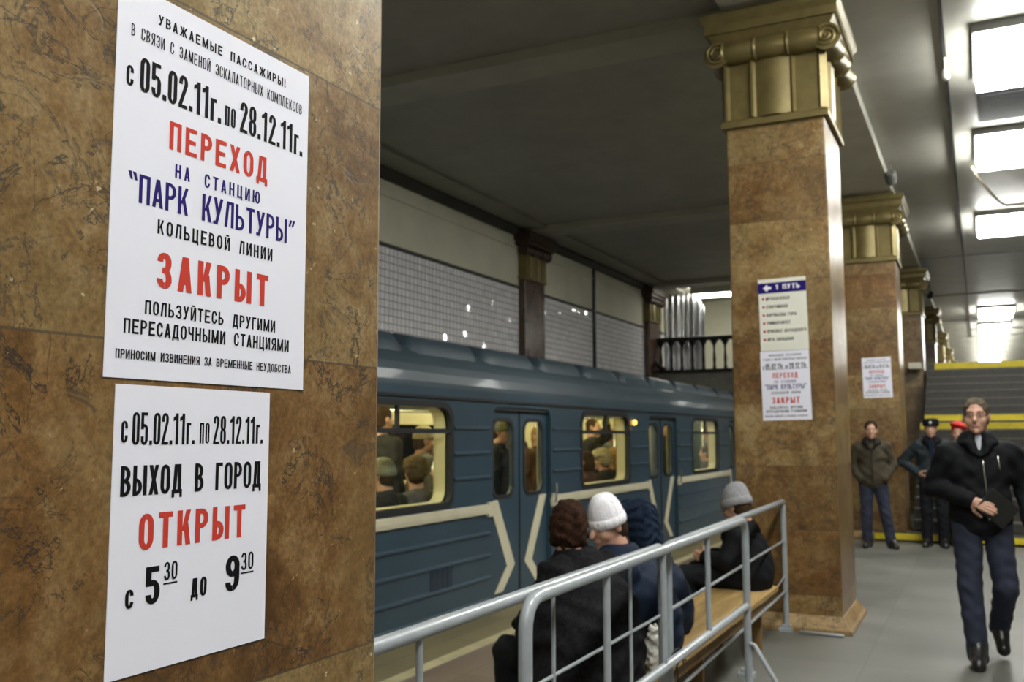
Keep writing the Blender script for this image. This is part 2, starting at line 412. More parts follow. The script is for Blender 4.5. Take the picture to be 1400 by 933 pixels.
M['jeans_dark'] = denim('dark jeans', (0.010, 0.013, 0.028), (0.035, 0.042, 0.075))
M['trouser_dark'] = simple('dark trousers', (0.010, 0.011, 0.014), 0.8, 0, 0.2, spec=0.15)
M['leather'] = simple('black leather', (0.010, 0.010, 0.010), 0.32, 0, 0.2, 20)
M['wool_white'] = ribbed('white knit', (0.80, 0.79, 0.84), 260, 0.85)
M['wool_grey'] = ribbed('grey knit', (0.27, 0.27, 0.29), 230, 0.9)
M['wool_green'] = fur('green grey knit', (0.12, 0.12, 0.08), (0.36, 0.36, 0.27))
M['wool_brown'] = fur('brown wool', (0.05, 0.035, 0.015), (0.14, 0.10, 0.05))
M['fur_cream'] = fur('cream fur', (0.22, 0.18, 0.10), (0.52, 0.45, 0.30))
M['fur_orange'] = fur('ginger fur', (0.20, 0.10, 0.035), (0.42, 0.24, 0.10))
M['red_felt'] = simple('red felt', (0.50, 0.018, 0.018), 0.8, 0, 0.1)
M['badge'] = simple('silver badge', (0.6, 0.6, 0.58), 0.3, 0.8, 0.1)

# ------------------------------------------------------------------ lettering
def glyph(ch, W, tv, th):
    Q = []
    def bar(x0, y0, x1, y1): Q.append([(x0, y0), (x1, y0), (x1, y1), (x0, y1)])
    def par(xb, yb, xt, yt, t=None):
        t = t or tv; Q.append([(xb, yb), (xb + t, yb), (xt + t, yt), (xt, yt)])
    def hook(xm, yt, xr, ye, n=7):
        sx = 1 if xr > xm else -1; sy = 1 if yt > ye else -1
        R = min(abs(xr - xm), abs(yt - ye)) * 0.98
        Ry = min(max(R, min(abs(yt - ye) * 0.98, R * 1.25)), abs(yt - ye) * 0.99)
        cx, cy = xr - sx * R, yt - sy * Ry
        o = [(xm, yt)]; i = [(xm, yt - sy * th)]
        for k in range(n + 1):
            a = PI / 2 * (1 - k / n)
            o.append((cx + sx * R * math.cos(a), cy + sy * Ry * math.sin(a)))
            i.append((cx + sx * (R - tv) * math.cos(a), cy + sy * (Ry - th) * math.sin(a)))
        o.append((xr, ye)); i.append((xr - sx * tv, ye))
        for k in range(len(o) - 1): Q.append([o[k], o[k + 1], i[k + 1], i[k]])
    def ring(x0, y0, x1, y1):
        xm = (x0 + x1) / 2; ym = (y0 + y1) / 2
        for xr in (x0, x1):
            hook(xm, y1, xr, ym); hook(xm, y0, xr, ym)
    def bowl(x0, y0, x1, y1):
        ym = (y0 + y1) / 2; xm = max(x0, x1 - min((x1 - x0) * 0.75, (y1 - y0) / 2))
        bar(x0, y1 - th, xm, y1); bar(x0, y0, xm, y0 + th); hook(xm, y1, x1, ym); hook(xm, y0, x1, ym)
    m = W / 2
    if ch in 'О0': ring(0, 0, W, 1)
    elif ch == 'А': par(0, 0, m - tv * .55, 1); par(W - tv, 0, m - tv * .45, 1); bar(W * .22, .2, W * .78, .2 + th)
    elif ch == 'Б': bar(0, 0, tv, 1); bar(0, 1 - th, W * .92, 1); bowl(0, 0, W, .6)
    elif ch == 'В': bar(0, 0, tv, 1); bowl(0, .5 - th / 2, W * .94, 1); bowl(0, 0, W, .5 + th / 2)
    elif ch == 'Г': bar(0, 0, tv, 1); bar(0, 1 - th, W, 1)
    elif ch == 'Д':
        bar(0, 0, W, th); bar(0, -.15, tv * .75, th); bar(W - tv * .75, -.15, W, th)
        bar(W - tv * 1.35, 0, W - tv * .35, 1); par(W * .08, 0, W * .22, 1); bar(W * .22, 1 - th, W - tv * .35, 1)
    elif ch in 'ЕЁ': bar(0, 0, tv, 1); bar(0, 1 - th, W, 1); bar(0, 0, W, th); bar(0, .5 - th / 2, W * .9, .5 + th / 2)
    elif ch == 'Ж':
        bar(m - tv / 2, 0, m + tv / 2, 1)
        par(m - tv, .48, 0, 1); par(0, 0, m - tv, .56); par(m, .48, W - tv, 1); par(W - tv, 0, m, .56)
    elif ch in 'З3':
        hook(m, 1, W * .96, .75); hook(m, .5 - th / 2, W * .96, .75); hook(m, .5 + th / 2, W, .25); hook(m, 0, W, .25)
        hook(m, 1, 0, .74); hook(m, 0, 0, .26); bar(W * .35, .5 - th / 2, m, .5 + th / 2)
    elif ch in 'ИЙ':
        bar(0, 0, tv, 1); bar(W - tv, 0, W, 1); par(tv * .62, .06, W - tv * 1.32, .94, tv * .7)
        if ch == 'Й': bar(W * .25, 1.05, W * .75, 1.05 + th * .8); bar(W * .2, 1.08, W * .35, 1.16); bar(W * .65, 1.08, W * .8, 1.16)
    elif ch == 'К': bar(0, 0, tv, 1); par(tv * .8, .40, W - tv * 1.0, 1, tv * .95); par(W - tv, 0, tv * 1.15, .62, tv)
    elif ch == 'Л': bar(W - tv, 0, W, 1); bar(W * .2, 1 - th, W, 1); par(0, 0, W * .2, 1)
    elif ch == 'М': bar(0, 0, tv, 1); bar(W - tv, 0, W, 1); par(m - tv / 2, .05, 0, 1); par(m - tv / 2, .05, W - tv, 1)
    elif ch == 'Н': bar(0, 0, tv, 1); bar(W - tv, 0, W, 1); bar(0, .5 - th / 2, W, .5 + th / 2)
    elif ch == 'П': bar(0, 0, tv, 1); bar(W - tv, 0, W, 1); bar(0, 1 - th, W, 1)
    elif ch == 'Р': bar(0, 0, tv, 1); bowl(0, .42, W, 1)
    elif ch == 'С': hook(m, 1, 0, .5); hook(m, 0, 0, .5); hook(m, 1, W, .66); hook(m, 0, W, .34)
    elif ch == 'Т': bar(m - tv / 2, 0, m + tv / 2, 1); bar(0, 1 - th, W, 1)
    elif ch == 'У': par(W * .14, 0, W - tv, 1); par(m - tv * .55, .36, 0, 1); bar(0, 0, W * .2, th)
    elif ch == 'Х': par(0, 0, W - tv, 1); par(W - tv, 0, 0, 1)
    elif ch == 'Ц': bar(0, 0, tv, 1); bar(W - tv * 1.2, 0, W - tv * .2, 1); bar(0, 0, W, th); bar(W - tv * .7, -.15, W, th)
    elif ch == 'Ч': bar(W - tv, 0, W, 1); hook(m, .4, 0, .8); bar(m, .4, W, .4 + th); bar(0, .75, tv, 1)
    elif ch == 'Ш': bar(0, 0, tv, 1); bar(m - tv / 2, 0, m + tv / 2, 1); bar(W - tv, 0, W, 1); bar(0, 0, W, th)
    elif ch == 'Ы': bar(0, 0, tv, 1); bowl(0, 0, W * .66, .58); bar(W - tv, 0, W, 1)
    elif ch == 'Ь': bar(0, 0, tv, 1); bowl(0, 0, W, .58)
    elif ch == 'Э': hook(m, 1, W, .5); hook(m, 0, W, .5); hook(m, 1, 0, .7); hook(m, 0, 0, .3); bar(W * .35, .5 - th / 2, W - tv * .5, .5 + th / 2)
    elif ch == 'Ю': bar(0, 0, tv, 1); bar(0, .5 - th / 2, W * .4, .5 + th / 2); ring(W * .34, 0, W, 1)
    elif ch == 'Я': bar(W - tv, 0, W, 1); bar(m, 1 - th, W, 1); bar(m, .42, W, .42 + th); hook(m, 1, 0, .71); hook(m, .42, 0, .71); par(0, 0, W * .42, .47)
    elif ch == '1': bar(W * .5 - tv * .2, 0, W * .5 + tv * .8, 1); Q.append([(W * .5 - tv * 1.15, .74), (W * .5, .80), (W * .5, 1), (W * .5 - tv * .3, .93), (W * .5 - tv * 1.15, .86)])
    elif ch == '2': hook(m, 1, 0, .72); hook(m, 1, W, .7); par(0, th * .9, W - tv, .72); bar(0, 0, W, th)
    elif ch == '5': bar(0, 1 - th, W * .93, 1); bar(0, .48, tv, 1); hook(m, .64, W, .32); bar(tv * .5, .64 - th, m, .64); hook(m, 0, W, .32); hook(m, 0, 0, .26)
    elif ch == '8': ring(W * .03, .5 - th / 2, W * .97, 1); ring(0, 0, W, .5 + th / 2)
    elif ch == '9': ring(0, .4, W, 1); hook(m, 0, W, .7); hook(m, 0, 0, .26)
    elif ch == '.': bar(0, 0, tv * 1.05, th * 1.5)
    elif ch == '-': bar(0, .36, W, .36 + th)
    elif ch == '!': bar(0, 0, tv, th * 1.3); Q.append([(tv * .15, .3), (tv * .85, .3), (tv, 1), (0, 1)])
    elif ch in '“"':
        for x in (0, W * .5): Q.append([(x, 1.02), (x + tv, 1.02), (x + tv * (.95 if ch == '"' else 1.4), .74), (x + tv * (.35 if ch == '"' else .8), .74)] if ch == '“' else
                                       [(x + tv * .6, 1.02), (x + tv * 1.5, 1.02), (x + tv * .7, .74), (x, .74)])
    return Q

WF = {'Ж': 1.55, 'М': 1.3, 'Ш': 1.4, 'Ы': 1.38, 'Ю': 1.5, 'Д': 1.12, 'Ц': 1.05, '.': .38, '!': .4, ' ': .62, 'Г': .86, 'г': .72, '1': .78, '“': .8, '"': .8, 'п': .8, 'о': .8, 'с': .8, 'д': .9, '-': .7}
def text_polys(txt, x0, x1, z, h, gap=0.28, stem=0.33, space=None, small=0.7):
    """letters fitted between x0 and x1 on baseline z, capital height h"""
    tot = 0.0
    for i, c in enumerate(txt):
        tot += (space if (c == ' ' and space) else WF.get(c, 1.0)) + (gap if i < len(txt) - 1 else 0)
    Wn = (x1 - x0) / tot; polys = []; x = x0
    for c in txt:
        wf = space if (c == ' ' and space) else WF.get(c, 1.0)
        hh = h * small if c in 'гпосд' else h
        C = c.upper()
        for q in glyph(C, wf * Wn / hh, stem * Wn / hh, min(stem * Wn * 0.80 / hh, 0.165)):
            polys.append([(x + px * hh, z + py * hh) for px, py in q])
        x += (wf + gap) * Wn
    return polys

def lettering(lines, name, mat, parent, y, label=None):
    for polys in lines:          # one part for each printed word group
        mb = MB()
        for i, q in enumerate(polys): mb.add([(a, y - (i % 37) * 6e-6, b) for a, b in q], [tuple(range(len(q)))])
        o = mb.build(name, mat, parent, fix=False)
        if label: o['label'] = label

# ------------------------------------------------------------------ the setting
XW, ZC = -7.2, 5.2                     # track wall, ceiling
XE = -3.86                             # platform edge
Y0, Y1 = -7.0, 62.0
XR = 5.4
def st(name, mb, mat, **k):
    o = mb.build(name, mat, **k); o['kind'] = 'structure'; return o
fl = MB().box(-2.0, XR, Y0, Y1, -.3, 0); st('floor', fl, M['nave_floor'])
st('floor_platform', MB().box(-3.27, -2.0, Y0, Y1, -.3, 0), M['aisle_floor'])
st('trim_safety', MB().box(-3.38, -3.27, Y0, Y1, -.3, 0.0), M['safety'])
st('floor_edge', MB().box(XE, -3.38, Y0, Y1, -.9, 0), M['edge_floor'])
st('floor_track', MB().box(XW, XE, Y0, Y1, -1.3, -1.12), M['concrete'])
TB = 4.1                               # top of the tiling
st('wall_left', MB().box(XW - .3, XW, Y0, Y1, -1.3, TB), M['tile'])
st('wall_left_plaster', MB().box(XW - .3, XW, Y0, Y1, TB + .04, ZC), M['plaster'])
st('trim_tile', MB().box(XW - .3, XW + .03, Y0, Y1, TB, TB + .04), M['cove'])
cv = [(XW, 5.02), (XW + .05, 5.02), (XW + .13, 5.10), (XW + .13, 5.2), (XW, 5.2)]
st('trim_cove', MB().prism(cv, 'y', Y0, Y1), M['cove'])
st('trim_cornice', MB().box(XW + .13, XW + .55, Y0, Y1, 5.155, 5.2), M['aisle_ceiling'])
st('trim_conduit', MB().box(XW, XW + .05, 18.48, 18.56, 2.0, 5.03), M['grille'])
st('trim_molding', MB().box(XW, XW + .025, Y0, Y1, 4.80, 4.82), M['plaster'])
st('wall_right_bounce', MB().box(XR, XR + .3, Y0, Y1, 0, ZC), M['stone_grey'])  # unseen wall added to bounce lamp light, kept dark to limit it
st('wall_back', MB().box(XW, XR, Y1, Y1 + .3, -1.3, ZC), M['plaster'])
st('wall_front', MB().box(XW, XR, Y0 - .3, Y0, -1.3, ZC), M['plaster'])
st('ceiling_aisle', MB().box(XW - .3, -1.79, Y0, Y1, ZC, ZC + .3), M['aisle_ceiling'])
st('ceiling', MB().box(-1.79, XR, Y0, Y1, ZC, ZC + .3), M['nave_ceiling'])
st('trim_beam', MB().box(-1.79, -1.0, Y0, Y1, 5.06, ZC), M['beam'])
PY = [0.60, 7.72, 14.73, 21.68, 28.6, 35.6, 42.6, 49.6]     # near faces of the pillars
PD, PX0, PX1 = 0.875, -1.79, -1.0
for i, y in enumerate(PY):
    st('trim_crossbeam', MB().box(XW, -1.79, y + .2, y + PD - .2, 5.09, ZC), M['cross'])
for yy in (21.4, 27.4, 33.6):
    st('trim_joint', MB().box(-1.0, 2.2, yy, yy + .06, 5.182, ZC), M['frame_dark'])
st('trim_seam', MB().box(-.155, -.125, Y0, 40, 5.165, ZC), M['grille'])

# ------------------------------------------------------------------ pillars
def spiral_pts(c, r0, turns, ydir):
    return [(c[0] + r0 * (1 - .82 * k / 40) * math.cos(2 * PI * turns * k / 40), c[1] + ydir, c[2] + r0 * (1 - .82 * k / 40) * math.sin(2 * PI * turns * k / 40)) for k in range(41)]

def flute(t):
    if t < .05 or t > .95: return .030
    for c, wd, hgt in ((.28, .022, .034), (.70, .022, .034)):
        if abs(t - c) < wd: return hgt
    if .30 < t < .68: return .004 + .030 * math.sin(PI * (t - .30) / .38)
    return .0

def capital(root, x0, x1, y0, y1, mat, matd, z0=4.05, s=1.0):
    cx, cy = (x0 + x1) / 2, (y0 + y1) / 2
    def R(o): return (x0 - o, x1 + o, y0 - o, y1 + o)
    cap = MB()
    cap.box(*R(.035), z0, z0 + .045); cap.frustum(R(.03), z0 + .045, R(.01), z0 + .075)
    prof = []
    N = 40
    for (ax, ay, bx, by, nx, ny) in ((x0, y0, x1, y0, 0, -1), (x1, y0, x1, y1, 1, 0), (x1, y1, x0, y1, 0, 1), (x0, y1, x0, y0, -1, 0)):
        for k in range(N):
            t = k / N; o = flute(t)
            prof.append((ax + (bx - ax) * t + nx * o, ay + (by - ay) * t + ny * o))
    cap.prism(prof, 'z', z0 + .07, z0 + .60)
    o = cap.build('capital', mat, root, smooth=True)
    roll = MB()
    zr = z0 + .64
    # cushions along the front and rear, with raised rings
    for yy in (y0 - .03, y1 + .03):
        L = x1 - x0; pts = []; rr = []
        for k in range(49):
            t = k / 48; r = .085 + .012 * math.sin(PI * ((t * 3) % 1.0))
            if abs((t * 3) % 1.0 - .5) > .46: r = .102
            pts.append((x0 + L * t, yy, zr)); rr.append(r)
        roll.tube(pts, rr, 16)
    for xx in (x0 - .045, x1 + .045):
        L = y1 - y0 + .16; pts = []; rr = []
        for k in range(49):
            t = k / 48; r = .105 - .035 * abs(math.cos(PI * t)) ** .5 * 0 - .03 * math.sin(PI * ((t * 3) % 1.0)) * .6
            if abs((t * 3) % 1.0 - .5) > .46: r = .112
            pts.append((xx, y0 - .08 + L * t, zr - .01)); rr.append(r)
        roll.tube(pts, rr, 16)
    roll.build('scroll_roll', mat, o, smooth=True)
    vol = MB()
    for xx in (x0 - .045, x1 + .045):
        for yy, d in ((y0 - .08, -.008), (y1 + .08, .008)):
            vol.tube(spiral_pts((xx, yy, zr - .01), .098, 2.2, d), .013, 8)
            vol.lathe([(.022, -.02), (.026, 0), (.018, .02)], Matrix.Translation((xx, yy, zr - .01)) @ Matrix.Rotation(PI / 2, 4, 'X'), 12)
    vol.build('volute', mat, o, smooth=True)
    ab = MB()
    ab.frustum(R(.05), z0 + .70, R(.115), z0 + .79); ab.box(*R(.135), z0 + .79, z0 + .86); ab.frustum(R(.135), z0 + .86, R(.165), z0 + .90); ab.box(*R(.165), z0 + .90, z0 + .95)
    ab.box(*R(.02), z0 + .95, 5.07)
    ab.build('abacus', matd, root)

PL = ['brown marble pillar in the foreground carrying two large white posters',
      'brown marble pillar with the direction board and a poster, behind the barrier end',
      'brown marble pillar behind the young man in the olive jacket',
      'brown marble pillar rising just left of the top of the stairs',
      'second pillar beyond the stair top, narrow marble shaft under a dark capital',
      'third pillar beyond the stair top in the receding row',
      'fourth pillar beyond the stair top in the receding row',
      'farthest pillar of the receding row beyond the stairs']
pillars = []
for i, y in enumerate(PY):
    p = empty('marble_pillar', ((PX0 + PX1) / 2, y + PD / 2, 0), 0, PL[i], 'pillar', 'pillars along the hall')
    inv = Matrix.Translation(-p.location)
    kids = []
    x0, x1, y0, y1 = PX0 - p.location.x, PX1 - p.location.x, -PD / 2, PD / 2
    def R(o): return (x0 - o, x1 + o, y0 - o, y1 + o)
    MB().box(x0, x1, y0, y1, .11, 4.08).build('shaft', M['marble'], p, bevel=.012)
    b = MB(); b.box(*R(.075), 0, .035); b.frustum(R(.075), .035, R(.06), .05); b.frustum(R(.06), .05, R(.004), .125)
    b.build('plinth', M['marble_base'], p, bevel=.004)
    capital(p, x0, x1, y0, y1, M['gold'], M['gold'])
    pillars.append(p)

# flat pilasters on the track wall
for i, y in enumerate((7.98, 14.9, 21.9, 28.9)):
    p = empty('wall_pilaster', (XW, y + .43, 0), 0, ['dark marble pilaster on the track wall, hidden behind the near pillar', 'dark red marble pilaster on the tiled wall above the train',
              'farther pilaster on the tiled wall where the footbridge meets it', 'pilaster on the track wall beyond the footbridge'][i], 'pilaster', 'pilasters on the track wall')
    MB().box(0, .13, -.42, .42, -1.12, 4.3).build('shaft', M['marble_red'], p, bevel=.01)
    c = MB()
    prof = [(0, -.42)]
    for k in range(41):
        t = k / 40; prof.append((.13 + flute(t), -.42 + .84 * t))
    prof.append((0, .42)); c.prism(prof, 'z', 4.3, 4.72); c.box(0, .16, -.45, .45, 4.27, 4.31)
    co = c.build('capital', M['gold'], p, smooth=True)
    d = MB()
    d.tube([(.14, -.52 + 1.04 * k / 30, 4.79) for k in range(31)], [.085 if abs((k / 30 * 3) % 1 - .5) < .44 else .1 for k in range(31)], 14)
    d.build('scroll_roll', M['bronze'], co, smooth=True)
    a = MB(); a.box(0, .26, -.56, .56, 4.86, 4.93); a.box(0, .31, -.61, .61, 4.93, 5.09); a.build('abacus', M['bronze'], p)

# ------------------------------------------------------------------ ceiling lamps
LX = 0.585
LY = [-3.9, -.6, 2.75, 6.05, 9.93, 13.22, 18.0, 31.1, 35.6, 38.2, 40.8, 43.4, 46.0, 48.6, 51.2, 53.8]
LL = {9.93: 'largest fluorescent ceiling panel at the upper right', 13.22: 'second ceiling panel, just past the dark grille', 18.0: 'third ceiling panel, past the bent conduit',
      31.1: 'lone bright ceiling panel above the stair head'}
for i, y in enumerate(LY):
    if y < 9: lab = 'bright fluorescent panel recessed over the hall near the foreground pillar'
    elif y in LL: lab = LL[y]
    else: lab = '%s bright panel in the close lamp row far beyond the stairs' % ['first', 'second', 'third', 'fourth', 'fifth', 'sixth', 'seventh', 'last'][i - 8]
    e = empty('ceiling_lamp', (LX, y, 5.2), 0, lab, 'lamp', 'fluorescent panels over the hall')
    hw, hl = .46, .69 if y < 30 else .90
    fr = MB(); t = .022
    fr.box(-hw - t, -hw, -hl - t, hl + t, -.085, 0); fr.box(hw, hw + t, -hl - t, hl + t, -.085, 0)
    fr.box(-hw, hw, -hl - t, -hl, -.085, 0); fr.box(-hw, hw, hl, hl + t, -.085, 0)
    fr.build('lamp_frame', M['frame_dark'], e)
    for k in range(3):
        w3 = 2 * hw / 3
        MB().box(-hw + w3 * k + .006, -hw + w3 * (k + 1) - .006, -hl + .01, hl - .01, -.19, -.06).build('diffuser', M['lamp'], e, bevel=.012)
g = MB(); g.box(-.47, .47, -.5, .5, -.06, 0)
for k in range(12): g.box(-.45, .45, -.46 + k * .08, -.42 + k * .08, -.08, -.06)
tag(g.build('vent_grille', M['grille']), 'dark ventilation grille between the two nearest ceiling panels', 'vent').location = (LX + .03, 11.55, 5.2)
cp = [(.07, 13.95, 5.1), (.12, 14.3, 5.06), (.33, 15.5, 5.05), (.43, 16.05, 5.05), (.52, 16.35, 5.06), (.8, 16.5, 5.09), (1.5, 16.6, 5.12)]
tag(MB().tube(cp, .022, 8).build('conduit', simple('pale conduit', (.62, .55, .42), .5), smooth='all'), 'pale bent conduit hanging under the ceiling past the second panel', 'conduit')
hk = MB(); hk.tube([(-.14, 9.86, 5.17), (-.14, 9.86, 5.02)], .012, 8); hk.lathe([(.01, 0), (.035, .02), (.035, .09), (.015, .12)], Matrix.Translation((-.14, 9.86, 4.93)), 12)
tag(hk.build('ceiling_sensor', M['bag'], smooth=True), 'small pale sensor hanging from the dark ceiling seam', 'sensor')
for (x, y, z, lab) in ((-.93, 13.6, 5.0, 'small spotlight on the beam above the second pillar row gap'), (-.93, 24.6, 4.86, 'dark loudspeaker box high between the far pillars')):
    q = MB(); q.lathe([(.03, -.12), (.07, -.1), (.08, .06), (.05, .1)], Matrix.Translation((x, y, z)) @ Matrix.Rotation(1.2, 4, 'X'), 14)
    q.tube([(x, y, z + .05), (x, y + .02, 5.21)], .014, 8)
    tag(q.build('spotlight' if y < 20 else 'loudspeaker', M['frame_dark'] if y < 20 else M['rubber'], smooth=True), lab, 'spotlight' if y < 20 else 'loudspeaker')

# ------------------------------------------------------------------ posters and board
def sheet(w, h, mat, name, parent, thick=.0012):
    return MB().box(-w / 2, w / 2, -thick, 0, 0, h).build(name, mat, parent)

def notice_transfer(name, label, loc, rz, roll=0.0, scale=1.0, group=None):
    w, h = .398, .535; u0, zb = .851, 1.577
    e = empty(name, loc, rz, label, 'poster', group); e.rotation_euler = (0, roll, rz); e.scale = scale if isinstance(scale, tuple) else (scale,) * 3
    sheet(w, h, M['paper'], 'sheet', e)
    def T(txt, a, b, z, hh, **k):
        return [text_polys(txt, a - u0 - w / 2, b - u0 - w / 2, z - zb, hh, **k)]
    Y = -.0015
    blk = T('УВАЖАЕМЫЕ ПАССАЖИРЫ!', .9195, 1.1895, 2.0715, .0145, gap=.42, stem=0.309, space=1.1)
    blk += T('В СВЯЗИ С ЗАМЕНОЙ ЭСКАЛАТОРНЫХ КОМПЛЕКСОВ', .8735, 1.2315, 2.0385, .0172, gap=.34, stem=0.288, space=.95)
    blk += T('с', .868, .880, 1.9685, .028, small=1) + T('05.02.11г.', .891, 1.044, 1.967, .048, gap=.2, stem=0.396)
    blk += T('по', 1.0525, 1.075, 1.968, .0305, small=1, gap=.25) + T('28.12.11г.', 1.085, 1.2345, 1.9675, .048, gap=.2, stem=0.396)
    blk += T('КОЛЬЦЕВОЙ ЛИНИИ', .9305, 1.166, 1.778, .0202, gap=.42, stem=0.309, space=.95)
    blk += T('ПОЛЬЗУЙТЕСЬ ДРУГИМИ', .9135, 1.1765, 1.665, .019, gap=.3, stem=0.309, space=1.2)
    blk += T('ПЕРЕСАДОЧНЫМИ СТАНЦИЯМИ', .8795, 1.2105, 1.6365, .0195, gap=.28, stem=0.309, space=1.1)
    blk += T('ПРИНОСИМ ИЗВИНЕНИЯ ЗА ВРЕМЕННЫЕ НЕУДОБСТВА', .868, 1.217, 1.6025, .0124, gap=.22, stem=0.309, space=.9)
    lettering(blk, 'lettering', M['ink'], e, Y)
    red = T('ПЕРЕХОД', .946, 1.1495, 1.9015, .0405, gap=.34, stem=0.340) + T('ЗАКРЫТ', .932, 1.1575, 1.704, .0495, gap=.42, stem=0.396)
    lettering(red, 'lettering', M['ink_red'], e, Y, 'red lettering')
    blu = T('НА СТАНЦИЮ', .9585, 1.1335, 1.8635, .020, gap=.55, stem=0.330, space=1.5) + T('“ПАРК КУЛЬТУРЫ"', .877, 1.219, 1.8135, .0395, gap=.2, stem=0.309, space=1.0)
    lettering(blu, 'lettering', M['ink_blue'], e, Y, 'dark blue lettering')
    return e
notice_transfer('transfer_notice', 'large white poster with red ПЕРЕХОД and ЗАКРЫТ on the foreground pillar', (PX1, .851 + .199, 1.577), PI / 2, group='transfer closure posters')
notice_transfer('transfer_notice', 'small white closure poster under the direction board', (-1.365, 7.72, 1.622), 0, math.radians(-.9), (.955, 1, 1.035), group='transfer closure posters')
notice_transfer('transfer_notice', 'small white closure poster on the pillar behind the young man', (-1.305, 14.73, 2.045), 0, math.radians(-1.2), (1.0, 1, 1.10), group='transfer closure posters')

def notice_exit():
    w, h = .297, .376; u0, zb = .871, 1.193
    e = empty('exit_notice', (PX1, u0 + w / 2, zb), PI / 2, 'white poster with red ОТКРЫТ, below the large poster on the foreground pillar', 'poster')
    sheet(w, h, M['paper'], 'sheet', e)
    def T(txt, a, b, z, hh, **k): return [text_polys(txt, a - u0 - w / 2, b - u0 - w / 2, z - zb, hh, **k)]
    b = T('с', .882, .8925, 1.493, .0285, small=1) + T('05.02.11г.', .900, 1.0105, 1.490, .043, gap=.2, stem=0.396)
    b += T('по', 1.0205, 1.0395, 1.491, .0295, small=1, gap=.25) + T('28.12.11г.', 1.047, 1.153, 1.490, .041, gap=.2, stem=0.396)
    b += T('ВЫХОД В ГОРОД', .884, 1.1515, 1.4235, .0395, gap=.2, stem=0.374, space=1.0)
    b += T('с', .8985, .912, 1.279, .0245, small=1) + T('5', .9315, .956, 1.279, .0495, stem=0.396) + T('30', .9625, .9865, 1.307, .0245, gap=.25)
    b += T('до', 1.0125, 1.0425, 1.2765, .0265, small=1, gap=.25) + T('9', 1.080, 1.109, 1.2745, .0515, stem=0.374) + T('30', 1.1125, 1.139, 1.3015, .026, gap=.25)
    for a0, a1, z in ((.962, .987, 1.3015), (1.112, 1.1395, 1.2965)):
        a, c = a0 - u0 - w / 2, a1 - u0 - w / 2; b.append([[(a, z - zb), (c, z - zb), (c, z - zb + .0022), (a, z - zb + .0022)]])
    lettering(b, 'lettering', M['ink'], e, -.0015)
    lettering(T('ОТКРЫТ', .917, 1.1185, 1.3515, .0475, gap=.34, stem=0.374), 'lettering', M['ink_red'], e, -.0015, 'red lettering')
notice_exit()

def direction_board():
    w, h = .375, .585
    e = empty('direction_board', (-1.368, 7.72, 2.178), 0, 'cream direction board with blue 1 ПУТЬ header and a list of stations', 'sign'); e.rotation_euler = (0, math.radians(-.9), 0)
    sheet(w, h, M['board'], 'panel', e, .004)
    y = -.0054
    MB().box(-w / 2, w / 2, -.005, -.003, h * .80, h * .945).build('header_band', M['ink_blue'], e)['label'] = 'dark blue header band'
    t = text_polys('1 ПУТЬ', -.05, .14, h * .845, h * .068, gap=.3, stem=.34, space=.7)
    ax, az = -.12, h * .872
    t += [[(ax - .03, az), (ax, az - .028), (ax + .008, az - .02), (ax + .008, az + .02)], [(ax - .03, az), (ax + .008, az + .02), (ax, az + .028), (ax, az + .028)],
          [(ax, az - .011), (ax + .035, az - .011), (ax + .035, az + .011), (ax, az + .011)]]
    lettering([t[:-3], t[-3:]], 'lettering', M['ink_white'], e, y, 'white lettering and arrow')
    blk, red = [], []
    for k, (s, x1) in enumerate((('ФРУНЗЕНСКАЯ', .055), ('СПОРТИВНАЯ', .038), ('ВОРОБЬЕВЫ ГОРЫ', .105), ('УНИВЕРСИТЕТ', .055), ('ПРОСПЕКТ ВЕРНАДСКОГО', .175), ('ЮГО-ЗАПАДНАЯ', .072))):
        z = h * (.70 - .113 * k)
        ln = text_polys(s.replace('Ф', 'О'), -.13, x1, z, .026, gap=.3, stem=.3, space=.8); blk.append(ln)
        if s[0] == 'Ф': ln.append([(-.1265, z - .003), (-.1215, z - .003), (-.1215, z + .029), (-.1265, z + .029)])
        c = (-.152, z + .013); red.append([[(c[0] + .010 * math.cos(a * PI / 6), c[1] + .010 * math.sin(a * PI / 6)) for a in range(12)]])
    lettering(blk, 'lettering', M['ink'], e, y)
    lettering(red, 'bullet', M['ink_red'], e, y, 'red bullet')
direction_board()

# ------------------------------------------------------------------ metro train
XT = -3.9                               # platform side of the car
TC = XT - 1.36                          # car centre line
CY0, CY1 = .95, 19.75
DOORS = [3.70, 8.155, 12.62, 17.07]
WINS = [(1.55, 2.60), (5.20, 6.80), (9.64, 11.20), (14.08, 15.65), (18.2, 19.2)]
train = empty('metro_car', (TC, 10.35, 0), 0, 'blue metro train car with cream stripes and lit windows standing at the platform', 'train')
TI = train.location.copy()
def tb(mb, name, mat, parent=None, **k):
    """build in world coordinates, then parent to the train without moving"""
    o = mb.build(name, mat, **k); o.parent = parent or train
    o.matrix_parent_inverse = Matrix.Identity(4)
    off = TI if (parent is None or parent is train) else Vector((0, 0, 0))
    o.data.transform(Matrix.Translation(-TI)) ; return o
MSIDE = Matrix(((0, 0, 1, XT - .02), (1, 0, 0, 0), (0, 1, 0, 0), (0, 0, 0, 1)))   # 2D (y,z) -> world
def side_plate(name, outer, holes, thick, mat, x, parent=None):
    Mx = Matrix(((0, 0, 1, x), (1, 0, 0, 0), (0, 1, 0, 0), (0, 0, 0, 1)))
    o = plate(name, outer, holes, thick, mat, Matrix.Translation(-TI) @ Mx); o.parent = parent or train; return o
ZB, ZG, ZW0, ZW1 = -.06, 1.835, .95, 1.752
holes = []
for a, b in WINS: holes.append(rrect(a, b, ZW0, ZW1, [.09, .15, .15, .09]))
for c in DOORS: holes.append(rrect(c - .62, c + .66, .015, 1.765, [.01, .10, .10, .01]))
